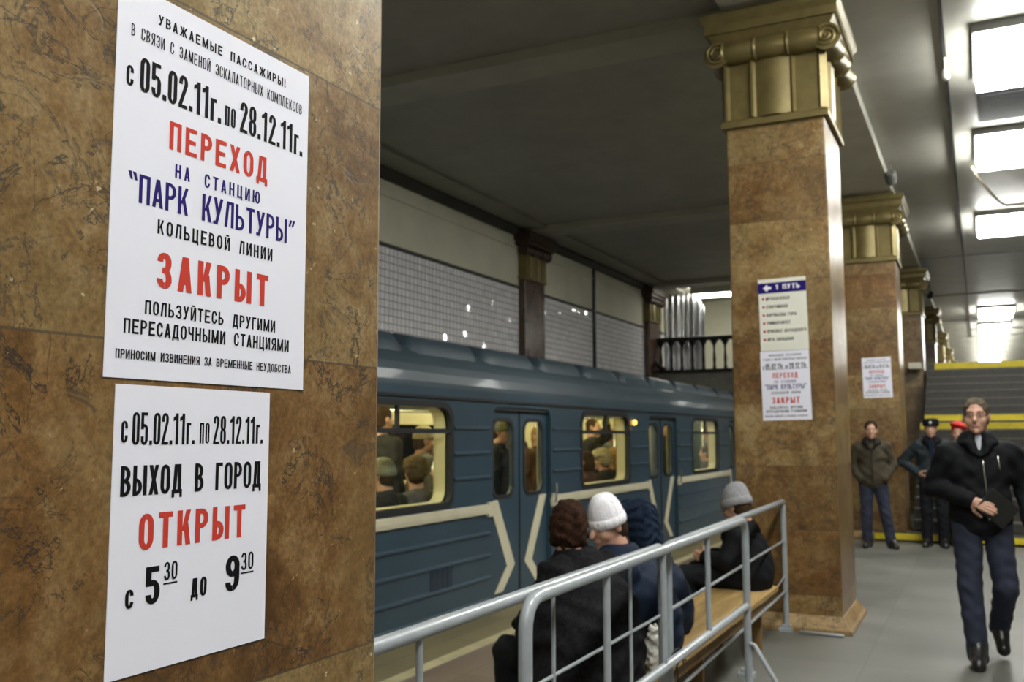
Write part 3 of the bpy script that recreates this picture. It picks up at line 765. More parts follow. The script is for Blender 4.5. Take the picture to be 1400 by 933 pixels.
side = side_plate('side_wall', [(CY0, ZB), (CY1, ZB), (CY1, ZG + .06), (CY0, ZG + .06)], holes, .05, M['train'], XT - .025)
# pressed ribs on the side
def segs():
    """stretches of side between doors, for the lower ribs"""
    e = [CY0 + .1]
    for c in DOORS: e += [c - .68, c + .72]
    e.append(CY1 - .1)
    return [(e[i], e[i + 1]) for i in range(0, len(e), 2)]
rib = MB()
def ribline(y0, y1, z):
    rib.prism([(XT - .002, z - .014), (XT + .017, z - .013), (XT + .016, z + .000), (XT - .002, z + .018)], 'y', y0, y1)
for y0, y1 in segs():
    for z in (.66, .47, .28, .09): ribline(y0, y1, z)
for z in (1.575, 1.36, 1.15):
    for y0, y1 in segs():
        ws = [w_ for w_ in WINS if w_[0] > y0 - .2 and w_[1] < y1 + .2]
        x = y0
        for a, b in ws: ribline(x, a - .035, z); x = b + .035
        ribline(x, y1, z)
tb(rib, 'pressed_rib', M['train'], side)
gut = MB(); gut.prism([(XT - .01, 1.80), (XT + .016, 1.802), (XT + .016, 1.825), (XT - .01, 1.828)], 'y', CY0, CY1)
tb(gut, 'rain_gutter', M['rubber'])
# roof: curved shell
prof = []
for k in range(25):
    a = PI * k / 24; cx = math.cos(a); sz = math.sin(a)
    prof.append((TC + 1.36 * abs(cx) ** .55 * (1 if cx >= 0 else -1), 1.83 + .52 * sz ** .80))
inner = [(TC + (x - TC) * .965, z - .04) for x, z in prof][::-1]
rf = MB(); n = len(prof)
for j in range(n - 1):
    for P, flip in ((prof, 0), (inner, 1)):
        a, b = P[j], P[j + 1]; rf.quad((a[0], CY0, a[1]), (b[0], CY0, b[1]), (b[0], CY1, b[1]), (a[0], CY1, a[1]))
roof = tb(rf, 'roof', M['train_roof'], smooth='all')
# ventilation hoods along the roof edge
for k in range(15):
    y = 1.45 + k * 1.245
    h = MB(); pts = []; 
    sec = [(-.33, -.02), (-.30, .09), (-.20, .16), (-.05, .19), (.10, .16), (.18, .07), (.20, -.04)]
    rows = []
    for j in range(13):
        t = j / 12; s = min(1.0, (min(t, 1 - t) / .10 + .30)) if 0 < t < 1 else .3
        rows.append([(TC + 1.02 + px * (.75 + .25 * s), y + 1.15 * t, 2.16 + pz * s) for px, pz in sec])
    vs = [p for r_ in rows for p in r_]; m_ = len(sec); fs = []
    for j in range(12):
        for i in range(m_ - 1): fs.append((j*m_+i, j*m_+i+1, (j+1)*m_+i+1, (j+1)*m_+i))
    fs += [tuple(range(m_)), tuple(12*m_ + i for i in range(m_))]
    h.add(vs, fs); tb(h, 'roof_vent', M['train_roof'], smooth=True)
# windows on the platform side
for wi, (a, b) in enumerate(WINS):
    f = MB(); oz = rrect(a - .03, b + .03, ZW0 - .03, ZW1 + .03, [.11, .17, .17, .11])
    fr = side_plate('window_frame', oz, [rrect(a + .022, b - .022, ZW0 + .02, ZW1 - .02, [.08, .14, .14, .08])], .03, M['rubber'], XT - .006)
    mb = MB(); mb.box(XT - .03, XT + .004, a, b, 1.525, 1.563); mb.box(XT - .03, XT + .004, (a + b) / 2 - .012, (a + b) / 2 + .012, 1.56, ZW1)
    tb(mb, 'glazing_bar', M['rubber'], fr)
    tb(MB().box(XT - .024, XT - .018, a, b, ZW0, ZW1), 'window_pane', M['glass'], fr)
    rev = MB()
    for (p, q) in zip(rrect(a + .02, b - .02, ZW0 + .02, ZW1 - .02, [.10, .15, .15, .10]), rrect(a + .02, b - .02, ZW0 + .02, ZW1 - .02, [.10, .15, .15, .10])[1:] + rrect(a + .02, b - .02, ZW0 + .02, ZW1 - .02, [.10, .15, .15, .10])[:1]):
        rev.quad((XT - .05, p[0], p[1]), (XT - .05, q[0], q[1]), (XT - .15, q[0], q[1]), (XT - .15, p[0], p[1]))
    tb(rev, 'window_reveal', M['car_lining'], fr)
# inner lining with the same openings
lin_h = [rrect(a + .02, b - .02, ZW0 + .02, ZW1 - .02, [.10, .15, .15, .10]) for a, b in WINS] + [rrect(c - .62, c + .66, .03, 1.765, .02) for c in DOORS]
side_plate('inner_lining', [(CY0, 0), (CY1, 0), (CY1, 1.9), (CY0, 1.9)], lin_h, .012, M['car_lining'], XT - .152)
# far side of the car
far_h = [rrect(a, b, ZW0, 1.655, .1) for a, b in WINS] + [rrect(c - .42 + s, c - .05 + s, .95, 1.65, .1) for c in DOORS for s in (0, .5)]
side_plate('far_wall', [(CY0, ZB), (CY1, ZB), (CY1, 1.9), (CY0, 1.9)], far_h, .04, M['car_lining'], TC - 1.33)
tb(MB().box(TC - 1.362, TC - 1.356, CY0 + .1, CY1 - .1, .8, 1.8), 'far_window_pane', M['glass_dark'])
ends = MB(); ends.box(TC - 1.34, XT - .05, CY0, CY0 + .05, ZB, 2.0); ends.box(TC - 1.34, XT - .05, CY1 - .05, CY1, ZB, 2.0)
tb(ends, 'end_wall', M['train'])
tb(MB().box(TC - 1.33, XT - .05, CY0, CY1, -.10, -.005), 'car_floor', M['car_floor'])
tb(MB().box(TC - 1.12, TC + 1.12, CY0, CY1, 2.08, 2.10), 'car_ceiling', M['car_yellow'])
ch = MB()
for s in (-1, 1): ch.prism([(TC + s * 1.20, 1.88), (TC + s * .72, 2.07), (TC + s * .72, 2.085), (TC + s * 1.22, 1.90)], 'y', CY0 + .05, CY1 - .05)
tb(ch, 'ceiling_cove', M['car_yellow'])
for k in range(14):
    y = 1.6 + k * 1.32
    for s in (-1, 1):
        q = MB(); q.lathe([(.02, .0), (.09, -.02), (.10, -.05), (.06, -.085), (.01, -.095)], Matrix.Translation((TC + s * .5, y, 2.08)), 14)
        tb(q, 'ceiling_light', M['car_lamp'], smooth='all')
for s in (-1, 1):
    q = MB(); q.tube([(TC + s * .78, CY0 + .1, 1.80), (TC + s * .78, CY1 - .1, 1.80)], .016, 8)
    for y in np.arange(1.6, 19.6, 1.1): q.tube([(TC + s * .78, y, 1.80), (TC + s * .84, y, 2.06)], .010, 6)
    tb(q, 'grab_rail', M['steel'], smooth='all')
for c in DOORS:
    for dy in (-.72, .76):
        for s in (-1, 1): tb(MB().tube([(TC + s * .92, c + dy, 0), (TC + s * .92, c + dy, 2.08)], .016, 8), 'grab_pole', M['steel'], smooth='all')
e_ = [CY0 + .3] + [v for c in DOORS for v in (c - .78, c + .82)] + [CY1 - .3]
for i in range(0, len(e_), 2):
    for s in (-1, 1):
        xo = TC + s * 1.19; q = MB()
        q.box(min(xo, xo - s * .48), max(xo, xo - s * .48), e_[i], e_[i + 1], .30, .44)
        q.box(min(xo, xo - s * .09), max(xo, xo - s * .09), e_[i], e_[i + 1], .44, .86)
        tb(q, 'bench_seat', M['car_seat'], bevel=.03)
# doors
for c in DOORS:
    for (a, b, ga, gb, nm) in ((c - .615, c + .012, c - .535, c - .125, 0), (c + .024, c + .655, c + .125, c + .545, 1)):
        lf = side_plate('door_leaf', [(a, .02), (b, .02), (b, 1.755), (a, 1.755)], [rrect(ga, gb, .955, 1.65, .11)], .035, M['train'], XT - .065)
        gs = side_plate('door_gasket', rrect(ga - .022, gb + .022, .933, 1.672, .125), [rrect(ga + .012, gb - .012, .967, 1.638, .10)], .012, M['rubber'], XT - .046, lf)
        tb(MB().box(XT - .068, XT - .062, ga - .01, gb + .01, .945, 1.66), 'door_pane', M['glass'], lf)
        s = -1 if nm == 0 else 1; m_ = c + .018
        st_ = MB(); xx = XT - .0465
        P = [(m_ + s * .62, .925), (m_ + s * .27, .32), (m_ + s * .52, .10)]
        wdt = .165
        for (p, q) in zip(P, P[1:]):
            d = Vector((q[0] - p[0], q[1] - p[1])).normalized()
            pr = [(p[0], p[1]), (q[0], q[1]), (q[0] - s * wdt, q[1]), (p[0] - s * wdt, p[1])] if p is P[0] else [(p[0], p[1]), (q[0], q[1]), (q[0] - s * wdt, q[1]), (p[0] - s * wdt, p[1])]
            pr = [(min(max(y_, a), b), z_) for y_, z_ in pr]
            st_.prism([(y_, z_) for y_, z_ in pr], 'x', xx - .002, xx + .003)
        tb(st_, 'painted_chevron', M['train_cream'], lf)
    tb(MB().box(XT - .055, XT - .04, c + .008, c + .028, .02, 1.755), 'door_seal', M['rubber'])
    tb(MB().prism([(c - .62, 1.735), (c + .66, 1.735), (c + .66, 1.765), (c - .62, 1.765)], 'x', XT - .10, XT - .012), 'door_track', M['rubber'])
    h = MB(); h.tube([(XT + .018, c + .70, .83), (XT + .035, c + .70, .86), (XT + .035, c + .72, 1.02)], .012, 8); h.box(XT, XT + .02, c + .67, c + .73, .81, .90)
    tb(h, 'hand_hold', M['steel'], smooth=True)
# cream rail between the doors, with a slanted end towards each door
for (y0, y1) in segs():
    s = MB(); s.prism([(XT - .005, .822), (XT + .022, .827), (XT + .026, .86), (XT + .022, .90), (XT - .005, .912)], 'y', y0, y1)
    tb(s, 'cream_rail', M['train_cream'])
    for ye, d in ((y1, 1), (y0, -1)):
        if y0 < CY0 + .2 and d < 0 or y1 > CY1 - .2 and d > 0: continue
        e2 = MB(); e2.prism([(ye - d * .05, .925), (ye + d * .03, .925), (ye + d * .07, .86), (ye + d * .06, .80), (ye - d * .05, .80)], 'x', XT - .004, XT + .024)
        tb(e2, 'rail_end', M['train_cream'])
vg = MB()
for k in range(13):
    for j in range(4): vg.box(XT, XT + .006, 6.50 + j * .078, 6.555 + j * .078, .275 + k * .015, .283 + k * .015)
vg.box(XT - .001, XT + .003, 6.47, 6.82, .265, .48)
tb(vg, 'vent_grille', simple('grille enamel', (.022, .04, .062), .5))
tb(MB().lathe([(.03, 0), (.034, .012), (.026, .03), (.008, .038)], Matrix.Translation((XT, 11.39, 1.668)) @ Matrix.Rotation(PI / 2, 4, 'Y'), 14), 'signal_lamp', M['amber'], smooth='all')['label'] = 'small amber signal lamp'
uf = MB(); uf.box(TC - 1.2, XT - .12, CY0 + .3, CY1 - .3, -.75, -.12)
for y in (3.2, 5.3, 15.4, 17.5):
    for s in (-1, 1): uf.lathe([(.39, -.06), (.39, .06)], Matrix.Translation((TC + s * .76, y, -.73)) @ Matrix.Rotation(PI / 2, 4, 'Y'), 20)
tb(uf, 'underframe', M['rubber'])

# ------------------------------------------------------------------ staircase, footbridge, balcony
SX0, SX1 = -.92, 2.2
stair = empty('staircase', (.6, 14.7, 0), 0, 'wide dark stone staircase with yellow painted edges behind the walking man', 'staircase')
def sb(mb, name, mat, parent=None, **k):
    o = mb.build(name, mat, **k); o.parent = parent or stair; o.data.transform(Matrix.Translation(-stair.location)); return o
RZ, RT = .145, .29
a = MB(); ns = MB(); yl = [MB(), MB(), MB(), MB()]
n1 = 12; ys = 14.62
for k in range(n1):
    xa = SX0
    y = ys + k * RT
    if k == 0:
        a.box(-1.42, -.9, y - .0, 14.655, 0, RZ); a.box(-1.0 + .1, SX1, y, y + RT + .02, 0, RZ); xa = -.9
    a.box(xa, SX1, y, y + RT + .02, 0 if k == 0 else k * RZ - .1, (k + 1) * RZ)
    ns.box(xa, SX1, y - .012, y + .035, (k + 1) * RZ - .022, (k + 1) * RZ + .004)
zl = n1 * RZ; yL = ys + n1 * RT; yU = yL + 1.25
yl[0].box(-1.42, SX1, ys - .006, ys + .002, .03, RZ - .025)
a.box(SX0, SX1, yL - .05, yU + .1, 0, zl)
yl[1].box(SX0, SX1, yL - RT - .014, yL - RT - .002, zl - RZ + .005, zl - .03)
n2 = 8
for k in range(n2):
    y = yU + k * RT; z = zl + (k + 1) * .1545
    a.box(SX0, SX1, y, y + RT + .02, 0, z); ns.box(SX0, SX1, y - .012, y + .03, z - .02, z + .003)
yl[2].box(SX0, SX1, yU - .008, yU, zl + .0, zl + .135)
zt = zl + n2 * .1545; yt = yU + n2 * RT
yl[3].box(SX0 + .14, SX1, yt - RT - .014, yt - RT, zt - .125, zt + .004)
ft = sb(a, 'step', M['step']); sb(ns, 'step_nosing', M['nosing'], stair); [sb(q, 'yellow_edge', M['yellow'], stair) for q in yl]
ft['label'] = 'dark stone steps'
bl = MB(); bl.box(-1.0 - .27, -1.0 - .03, yt - .45, yt - .1, zt - .1, zt + .02)
sb(bl, 'newel_block', M['plaster'])
deck = MB(); deck.box(SX0, SX1, yt, yt + 4.2, zt - .5, zt)
sb(deck, 'upper_landing', M['step'])
BY = 22.5
bridge = empty('footbridge', (-4.5, BY + .9, 2.45), 0, 'grey footbridge over the track with a dark balustrade', 'footbridge')
def bb(mb, name, mat, **k):
    o = mb.build(name, mat, **k); o.parent = bridge; o.data.transform(Matrix.Translation(-bridge.location)); return o
bb(MB().box(XW, -1.8, BY, BY + 3.2, 2.46, 3.03), 'deck', M['stone_grey'])
bb(MB().box(XW, -1.8, BY - .06, BY + .12, 3.03, 3.10), 'bottom_rail', M['iron'])
r_ = MB(); r_.box(XW, -1.8, BY - .05, BY + .11, 3.80, 3.90); bb(r_, 'top_rail', M['iron'], bevel=.02)
for k in range(20):
    x = -6.98 + k * .265
    q = MB(); q.lathe([(.045, 3.10), (.045, 3.16), (.03, 3.20), (.042, 3.34), (.030, 3.46), (.022, 3.58), (.035, 3.68), (.085, 3.76), (.10, 3.81)], Matrix.Translation((x, BY + .03, 0)), 12)
    bb(q, 'baluster', M['iron'], smooth=True)
sc = MB(); sc.tube([(XW + .04, BY - .1, 3.92), (XW + .02, BY - .14, 3.6), (XW + .1, BY - .14, 3.3), (XW + .35, BY - .1, 3.08)], .06, 10); bb(sc, 'scroll_bracket', M['iron'], smooth='all')
# foil curtain hanging on the footbridge
cu = MB(); rows = []
for j in range(25):
    t = j / 24; row = []
    for i in range(97):
        s = i / 96; x = -7.12 + 1.06 * s
        top = 5.10 if s < .55 else 5.10 - .55 * (1 - math.sqrt(max(0, 1 - ((s - .55) / .45) ** 2)))
        z = 3.04 + (top - 3.04) * t
        yy = BY + .75 + .055 * math.sin(s * 2 * PI * 7.5 + .6 * math.sin(3 * t)) + .03 * math.sin(s * 41)
        row.append((x, yy, z))
    rows.append(row)
vs = [p for r_ in rows for p in r_]
fs = [(j*97+i, j*97+i+1, (j+1)*97+i+1, (j+1)*97+i) for j in range(24) for i in range(96)]
cu.add(vs, fs); co = cu.build('foil_curtain', M['foil'], smooth='all', fix=False)
sol = co.modifiers.new('thickness', 'SOLIDIFY'); sol.thickness = .006
tag(co, 'shiny silver curtain with vertical folds on the footbridge', 'curtain')
sl = empty('strip_light', (-5.7, BY + .9, 5.2), 0, 'white strip light under the ceiling over the footbridge', 'lamp')
MB().box(-.6, .75, -.55, -.50, -.2, 0).build('lamp_frame', M['bag'], sl)
MB().box(-.58, .73, -.50, .3, -.19, -.12).build('diffuser', M['strip'], sl)
lt = MB().box(XW + .14, XW + .16, BY - .36, BY + .14, 4.3, 4.78); 
tag(MB().box(-5.0, -4.9, BY + 2.2, BY + 3.0, 3.03, 4.4).build('doorway', M['bronze']), 'dark doorway on the footbridge behind the balustrade', 'doorway')
bw = st('wall_bridge', MB().box(XW, -1.8, BY + 3.2, BY + 3.4, 2.46, ZC), M['plaster'])

# ------------------------------------------------------------------ crowd barriers and bench
def bend(pts, r, n=6):
    out = [Vector(pts[0])]
    for a, b, c in zip(pts, pts[1:], pts[2:]):
        a, b, c = map(Vector, (a, b, c)); u = (a - b).normalized(); v = (c - b).normalized()
        p, q = b + u * r, b + v * r
        for k in range(n + 1):
            t = k / n; out.append(p * (1 - t) ** 2 + b * 2 * t * (1 - t) + q * t * t)
    out.append(Vector(pts[-1])); return out

def barrier(label, x0, y0, x1, y1, top, low, bars, rods, rt, rb, braces=True, feet='plate', bend_r=.11, mids=()):
    b = empty('crowd_barrier', (x0, y0, 0), 0, label, 'barrier', 'grey crowd barriers around the bench')
    def X(y): return x0 + (x1 - x0) * (y - y0) / (y1 - y0)
    def add(mb, name, mat=M['barrier'], **k):
        o = mb.build(name, mat, smooth=True, **k); o.parent = b; o.data.transform(Matrix.Translation(-b.location)); return o
    add(MB().tube(bend([(x0, y0, .012), (x0, y0, top), (x1, y1, top), (x1, y1, .012)], bend_r), rt, 14), 'frame')
    if low: add(MB().tube([(X(y0), y0, low), (X(y1), y1, low)], rt * .95, 12), 'lower_rail')
    for y, z0, r in bars: add(MB().tube([(X(y), y, z0), (X(y), y, top)], r, 10), 'upright_bar')
    for z, ya, yb, r, sag in rods:
        pts = [(X(ya + (yb - ya) * k / 14) , ya + (yb - ya) * k / 14, z - sag * math.sin(PI * k / 14)) for k in range(15)]
        add(MB().tube(pts, r, 8), 'thin_rod')
    for y in (y0, y1) + tuple(mids):
        f = MB()
        if feet == 'plate': f.lathe([(.085, 0), (.08, .012), (.04, .02), (.03, .04)], Matrix.Translation((X(y), y, 0)), 16)
        else: f.box(X(y) - .05, X(y) + .05, y - .05, y + .05, 0, .025); f.box(X(y) - .035, X(y) + .035, y - .035, y + .035, .025, .05)
        add(f, 'foot')
    if braces:
        for y in (y0, y1):
            add(MB().tube([(X(y), y, .27), (X(y) + .045, y - .03, .265), (X(y) + .21, y - .07, .012)], rt * .62, 10), 'brace')
    return b
barrier('nearest grey crowd barrier with rounded corner and thick frame in front of the bench', -1.285, 2.70, -1.30, 5.82, .995, .487,
        [(3.42, .487, .0145), (4.14, .487, .0145), (4.92, .487, .0145)], [], .0225, .0145)
barrier('grey crowd barrier whose top rail runs out from behind the foreground pillar', -1.345, .9, -1.345, 4.29, .99, None,
        [(2.18, .05, .010), (3.05, .05, .0075), (3.85, .05, .0075)], [(.686, .9, 4.29, .0065, 0)], .021, .01, False, bend_r=.06)
barrier('farthest grey crowd barrier, ending beside the pillar with the direction board', -1.345, 4.38, -1.41, 7.66, .985, None,
        [], [(.686, 4.38, 7.66, .009, .0), (.30, 4.38, 7.66, .0095, .0), (.42, 6.0, 7.66, .006, .06)], .021, .01, False, 'box', bend_r=.03, mids=(6.12,))
wl = MB()
for (cx, cy, cz, rr, ph) in ((-1.335, 4.40, .43, .075, 0), (-1.335, 4.48, .34, .10, 1)):
    wl.tube([(cx + .03 * math.cos(a * .5), cy + rr * math.cos(a), cz + rr * 1.1 * math.sin(a)) for a in np.linspace(ph, ph + 6.0, 24)], .0035, 6)
tag(wl.build('wire_loop', M['rubber'], smooth='all'), 'thin dark wire looped around the barrier posts', 'wire')
tag(MB().tube([(-1.30, 7.60, .012), (-1.05, 7.58, .012), (-.98, 7.58, .012)], .011, 8).build('metal_rod', M['barrier'], smooth='all'), 'thin pale rod lying along the foot of the board pillar', 'rod')

bench = empty('plywood_bench', (-1.61, 5.40, 0), 0, 'long plywood bench behind the crowd barrier', 'bench')
bo = MB().box(-.23, .235, -1.80, 1.80, .37, .405).build('seat', M['ply'], bench, bevel=.005)
MB().box(-.21, -.17, -1.75, 1.75, .30, .37).build('apron', M['ply_dark'], bench); MB().box(.17, .21, -1.75, 1.75, .30, .37).build('apron', M['ply_dark'], bench)
for y in (-1.6, -.05, 1.5):
    arch = [(-.165, 0), (-.11, 0), (-.09, .20), (0, .27), (.08, .20), (.10, 0), (.165, 0), (.165, .37), (-.165, .37)]
    MB().prism(arch, 'y', y - .02, y + .02).build('leg', M['ply_dark'], bench)

# ------------------------------------------------------------------ figures: smooth-blended volumes turned into one surface
def V(*a): return np.array(a, float)
class Vol:
    def __init__(s): s.p = []; s.cut = []
    def cap(s, a, b, ra, rb=None, k=.02, op=1):
        s.p.append(('c', np.array(a, float), np.array(b, float), ra, ra if rb is None else rb, k, op)); return s
    def ell(s, c, r, R=None, k=.02, op=1):
        s.p.append(('e', np.array(c, float), np.array(r, float), np.eye(3) if R is None else R, 0, k, op)); return s
    def chain(s, pts, rs, k=.02):
        for i in range(len(pts) - 1): s.cap(pts[i], pts[i + 1], rs[i], rs[i + 1], k)
        return s
    def plane(s, p, n):       # removes the side n points to
        s.cut.append((np.array(p, float), np.array(n, float) / np.linalg.norm(n))); return s
    def mesh(s, name, vox, mat, parent=None, wrinkle=0.0, wf=1.0, seed=0.0, smooth_it=1):
        lo = np.full(3, 9e9); hi = np.full(3, -9e9)
        def bounds(q):
            if q[0] == 'c':
                m = max(q[3], q[4]); return np.minimum(q[1], q[2]) - m, np.maximum(q[1], q[2]) + m
            m = q[2].max(); return q[1] - m, q[1] + m
        for q in s.p:
            if q[6] > 0:
                a, b = bounds(q); lo = np.minimum(lo, a); hi = np.maximum(hi, b)
        lo -= vox * 3; hi += vox * 3
        n = np.ceil((hi - lo) / vox).astype(int) + 1
        F = np.full(n, .2, np.float32)
        ax = [lo[i] + vox * np.arange(n[i]) for i in range(3)]
        for q in s.p:
            a, b = bounds(q); k = q[5]; mg = k + 3 * vox
            i0 = np.clip(np.floor((a - mg - lo) / vox).astype(int), 0, n); i1 = np.clip(np.ceil((b + mg - lo) / vox).astype(int) + 1, 0, n)
            if (i1 <= i0).any(): continue
            X = ax[0][i0[0]:i1[0], None, None]; Y = ax[1][None, i0[1]:i1[1], None]; Z = ax[2][None, None, i0[2]:i1[2]]
            if q[0] == 'c':
                d = q[2] - q[1]; L2 = max(d @ d, 1e-9)
                px, py, pz = X - q[1][0], Y - q[1][1], Z - q[1][2]
                t = np.clip((px * d[0] + py * d[1] + pz * d[2]) / L2, 0, 1)
                D = np.sqrt((px - t * d[0]) ** 2 + (py - t * d[1]) ** 2 + (pz - t * d[2]) ** 2) - (q[3] + (q[4] - q[3]) * t)
            else:
                px, py, pz = X - q[1][0], Y - q[1][1], Z - q[1][2]; R = q[3]; r = q[2]
                u = (px * R[0, 0] + py * R[1, 0] + pz * R[2, 0]) / r[0]; v = (px * R[0, 1] + py * R[1, 1] + pz * R[2, 1]) / r[1]; w_ = (px * R[0, 2] + py * R[1, 2] + pz * R[2, 2]) / r[2]
                k0 = np.sqrt(u * u + v * v + w_ * w_) + 1e-9; k1 = np.sqrt((u / r[0]) ** 2 + (v / r[1]) ** 2 + (w_ / r[2]) ** 2) + 1e-9
                D = k0 * (k0 - 1) / k1
            sl_ = F[i0[0]:i1[0], i0[1]:i1[1], i0[2]:i1[2]]
            if q[6] > 0:
                h = np.maximum(k - np.abs(sl_ - D), 0) / k; sl_[...] = np.minimum(sl_, D) - h * h * k * .25
            else:
                h = np.maximum(k - np.abs(sl_ + D), 0) / k; sl_[...] = np.maximum(sl_, -D) + h * h * k * .25
        X = ax[0][:, None, None]; Y = ax[1][None, :, None]; Z = ax[2][None, None, :]
        if wrinkle:
            f = wf; F += (wrinkle * (np.sin(31 * f * X + 2.2 * np.sin(17 * f * Z + seed) + seed) * np.sin(27 * f * Z + 1.7 * np.sin(23 * f * Y + seed) + 9 * X) +
                          .6 * np.sin(53 * f * Z + 3 * np.sin(19 * f * X + seed)))).astype(np.float32)
        for p, nn in s.cut:
            F = np.maximum(F, (X - p[0]) * nn[0] + (Y - p[1]) * nn[1] + (Z - p[2]) * nn[2])
        # surface nets
        S = F < 0; c = [(i, j, k) for i in (0, 1) for j in (0, 1) for k in (0, 1)]; m = n - 1
        cnt = np.zeros(m, np.int8)
        for i, j, k in c: cnt += S[i:i + m[0], j:j + m[1], k:k + m[2]]
        idx = np.argwhere((cnt > 0) & (cnt < 8)); ids = np.full(m, -1, np.int32); ids[tuple(idx.T)] = np.arange(len(idx))
        fv = np.stack([F[idx[:, 0] + i, idx[:, 1] + j, idx[:, 2] + k] for i, j, k in c], 1); cc = np.array(c, float)
        acc = np.zeros((len(idx), 3)); num = np.zeros(len(idx))
        for a in range(8):
            for b in range(a + 1, 8):
                if np.abs(cc[a] - cc[b]).sum() != 1: continue
                f0, f1 = fv[:, a], fv[:, b]; on = (f0 < 0) != (f1 < 0); t = np.where(on, f0 / np.where(on, f0 - f1, 1), 0)
                acc += np.where(on[:, None], cc[a] + (cc[b] - cc[a]) * t[:, None], 0); num += on
        vert = lo + (idx + acc / num[:, None]) * vox
        quads = []
        for axn in range(3):
            o1, o2 = [v_ for v_ in range(3) if v_ != axn]
            sl0 = [slice(None)] * 3; sl1 = [slice(None)] * 3; sl0[axn] = slice(0, -1); sl1[axn] = slice(1, None)
            A, B = S[tuple(sl0)], S[tuple(sl1)]; E = np.argwhere(A != B)
            E = E[(E[:, o1] > 0) & (E[:, o2] > 0) & (E[:, o1] < m[o1]) & (E[:, o2] < m[o2])]
            if not len(E): continue
            e1 = np.zeros(3, int); e1[o1] = 1; e2 = np.zeros(3, int); e2[o2] = 1
            q4 = np.stack([ids[tuple((E - d).T)] for d in (0 * e1, e1, e1 + e2, e2)], 1)
            flip = A[tuple(E.T)]
            if axn == 1: flip = ~flip
            q4[flip] = q4[flip][:, ::-1]; quads.append(q4)
        Q = np.concatenate(quads); Q = Q[(Q >= 0).all(1)][:, ::-1]
        me = bpy.data.meshes.new(name)
        me.vertices.add(len(vert)); me.vertices.foreach_set('co', vert.astype(np.float32).ravel())
        me.loops.add(len(Q) * 4); me.loops.foreach_set('vertex_index', Q.astype(np.int32).ravel())
        me.polygons.add(len(Q)); me.polygons.foreach_set('loop_start', np.arange(0, len(Q) * 4, 4, dtype=np.int32))
        me.polygons.foreach_set('use_smooth', np.ones(len(Q), bool)); me.update(calc_edges=True); me.validate()
        me.materials.append(mat)
        o = bpy.data.objects.new(name, me); COL.objects.link(o)
        if parent: o.parent = parent
        return o

def rotm(yaw=0, pitch=0, roll=0):
    return np.array(Euler((pitch, roll, yaw), 'XYZ').to_matrix())

def head_vol(v, c, R, fine=True):
    def P(x, y, z): return c + R @ V(x, y, z)
    v.ell(P(0, .015, .035), V(.075, .094, .088), R, .02); v.ell(P(0, -.022, -.025), V(.062, .068, .088), R, .02)
    v.ell(P(0, -.045, -.082), V(.043, .042, .034), R, .025)
    v.cap(P(.0, .02, -.07), P(0, .045, -.16), .052, .056, .03)
    v.cap(P(0, -.088, .012), P(0, -.112, -.022), .010, .0155, .012)
    v.cap(P(-.036, -.075, .035), P(.036, -.075, .035), .013, .013, .015)
    for s in (-1, 1):
        v.ell(P(s * .031, -.094, .012), V(.016, .012, .010), R, .012, -1)
        v.ell(P(s * .031, -.077, .011), V(.013, .012, .012), R, .005)
        v.ell(P(s * .045, -.055, -.03), V(.02, .025, .025), R, .02)
        v.ell(P(s * .077, .012, -.005), V(.011, .021, .033), rotm(0, 0, 0) if R is None else R, .01)
    v.cap(P(-.017, -.087, -.058), P(.017, -.087, -.058), .0085, .0085, .008)
    v.ell(P(0, -.082, -.098), V(.018, .016, .015), R, .015)

def hand_vol(v, wr, f, nrm, curl=(.3, .5, .4), side=1, sc=1.0, thumb=.6):
    f = f / np.linalg.norm(f); nrm = nrm - f * (nrm @ f); nrm /= np.linalg.norm(nrm); s = np.cross(nrm, f) * side
    kn = []
    for i, off in enumerate((.030, .010, -.010, -.029)):
        b = wr + (f * (.092, .096, .092, .084)[i] + s * off) * sc; kn.append(b)
        v.cap(wr + s * off * .6 * sc + f * .01, b, .013 * sc, .0105 * sc, .012)
    v.cap(wr - f * .02, wr + f * .02 * sc, .024 * sc, .026 * sc, .015)
    for i, b in enumerate(kn):
        L = (.068, .076, .071, .056)[i] * sc; a = 0; p = b
        for seg, cu in zip((.45, .31, .24), curl):
            a += cu + .05 * i * cu; d = f * math.cos(a) + nrm * math.sin(a); q = p + d * L * seg
            v.cap(p, q, .0092 * sc, .0083 * sc, .004); p = q
    p0 = wr + (s * .022 + f * .02 + nrm * .008) * sc
    d1 = f * .55 + s * .75 + nrm * thumb * .5; d1 /= np.linalg.norm(d1); p1 = p0 + d1 * .045 * sc
    d2 = f * .85 + s * .25 + nrm * thumb; d2 /= np.linalg.norm(d2); p2 = p1 + d2 * .033 * sc; p3 = p2 + (d2 + nrm * .2) * .026 * sc
    v.cap(p0, p1, .015 * sc, .011 * sc, .012); v.cap(p1, p2, .0105 * sc, .0098 * sc, .004); v.cap(p2, p3, .0098 * sc, .0085 * sc, .004)

def stand_pose(h=1.75, **kw):
    s = h / 1.75
    J = dict(pel=V(0, 0, .95), waist=V(0, .0, 1.10), chest=V(0, .005, 1.30), neck=V(0, .012, 1.47), head=V(0, -.012, 1.632),
             hipR=V(-.09, 0, .92), hipL=V(.09, 0, .92), knR=V(-.10, -.02, .49), knL=V(.10, -.02, .49), anR=V(-.105, .02, .085), anL=V(.105, .02, .085),
             toR=V(-.125, -.15, .035), toL=V(.125, -.15, .035), shR=V(-.18, .01, 1.40), shL=V(.18, .01, 1.40),
             elR=V(-.235, .03, 1.14), elL=V(.235, .03, 1.14), wrR=V(-.235, -.04, .89), wrL=V(.235, -.04, .89))
    for k, v_ in kw.items(): J[k] = np.array(v_, float)
    return {k: v_ * s for k, v_ in J.items()}

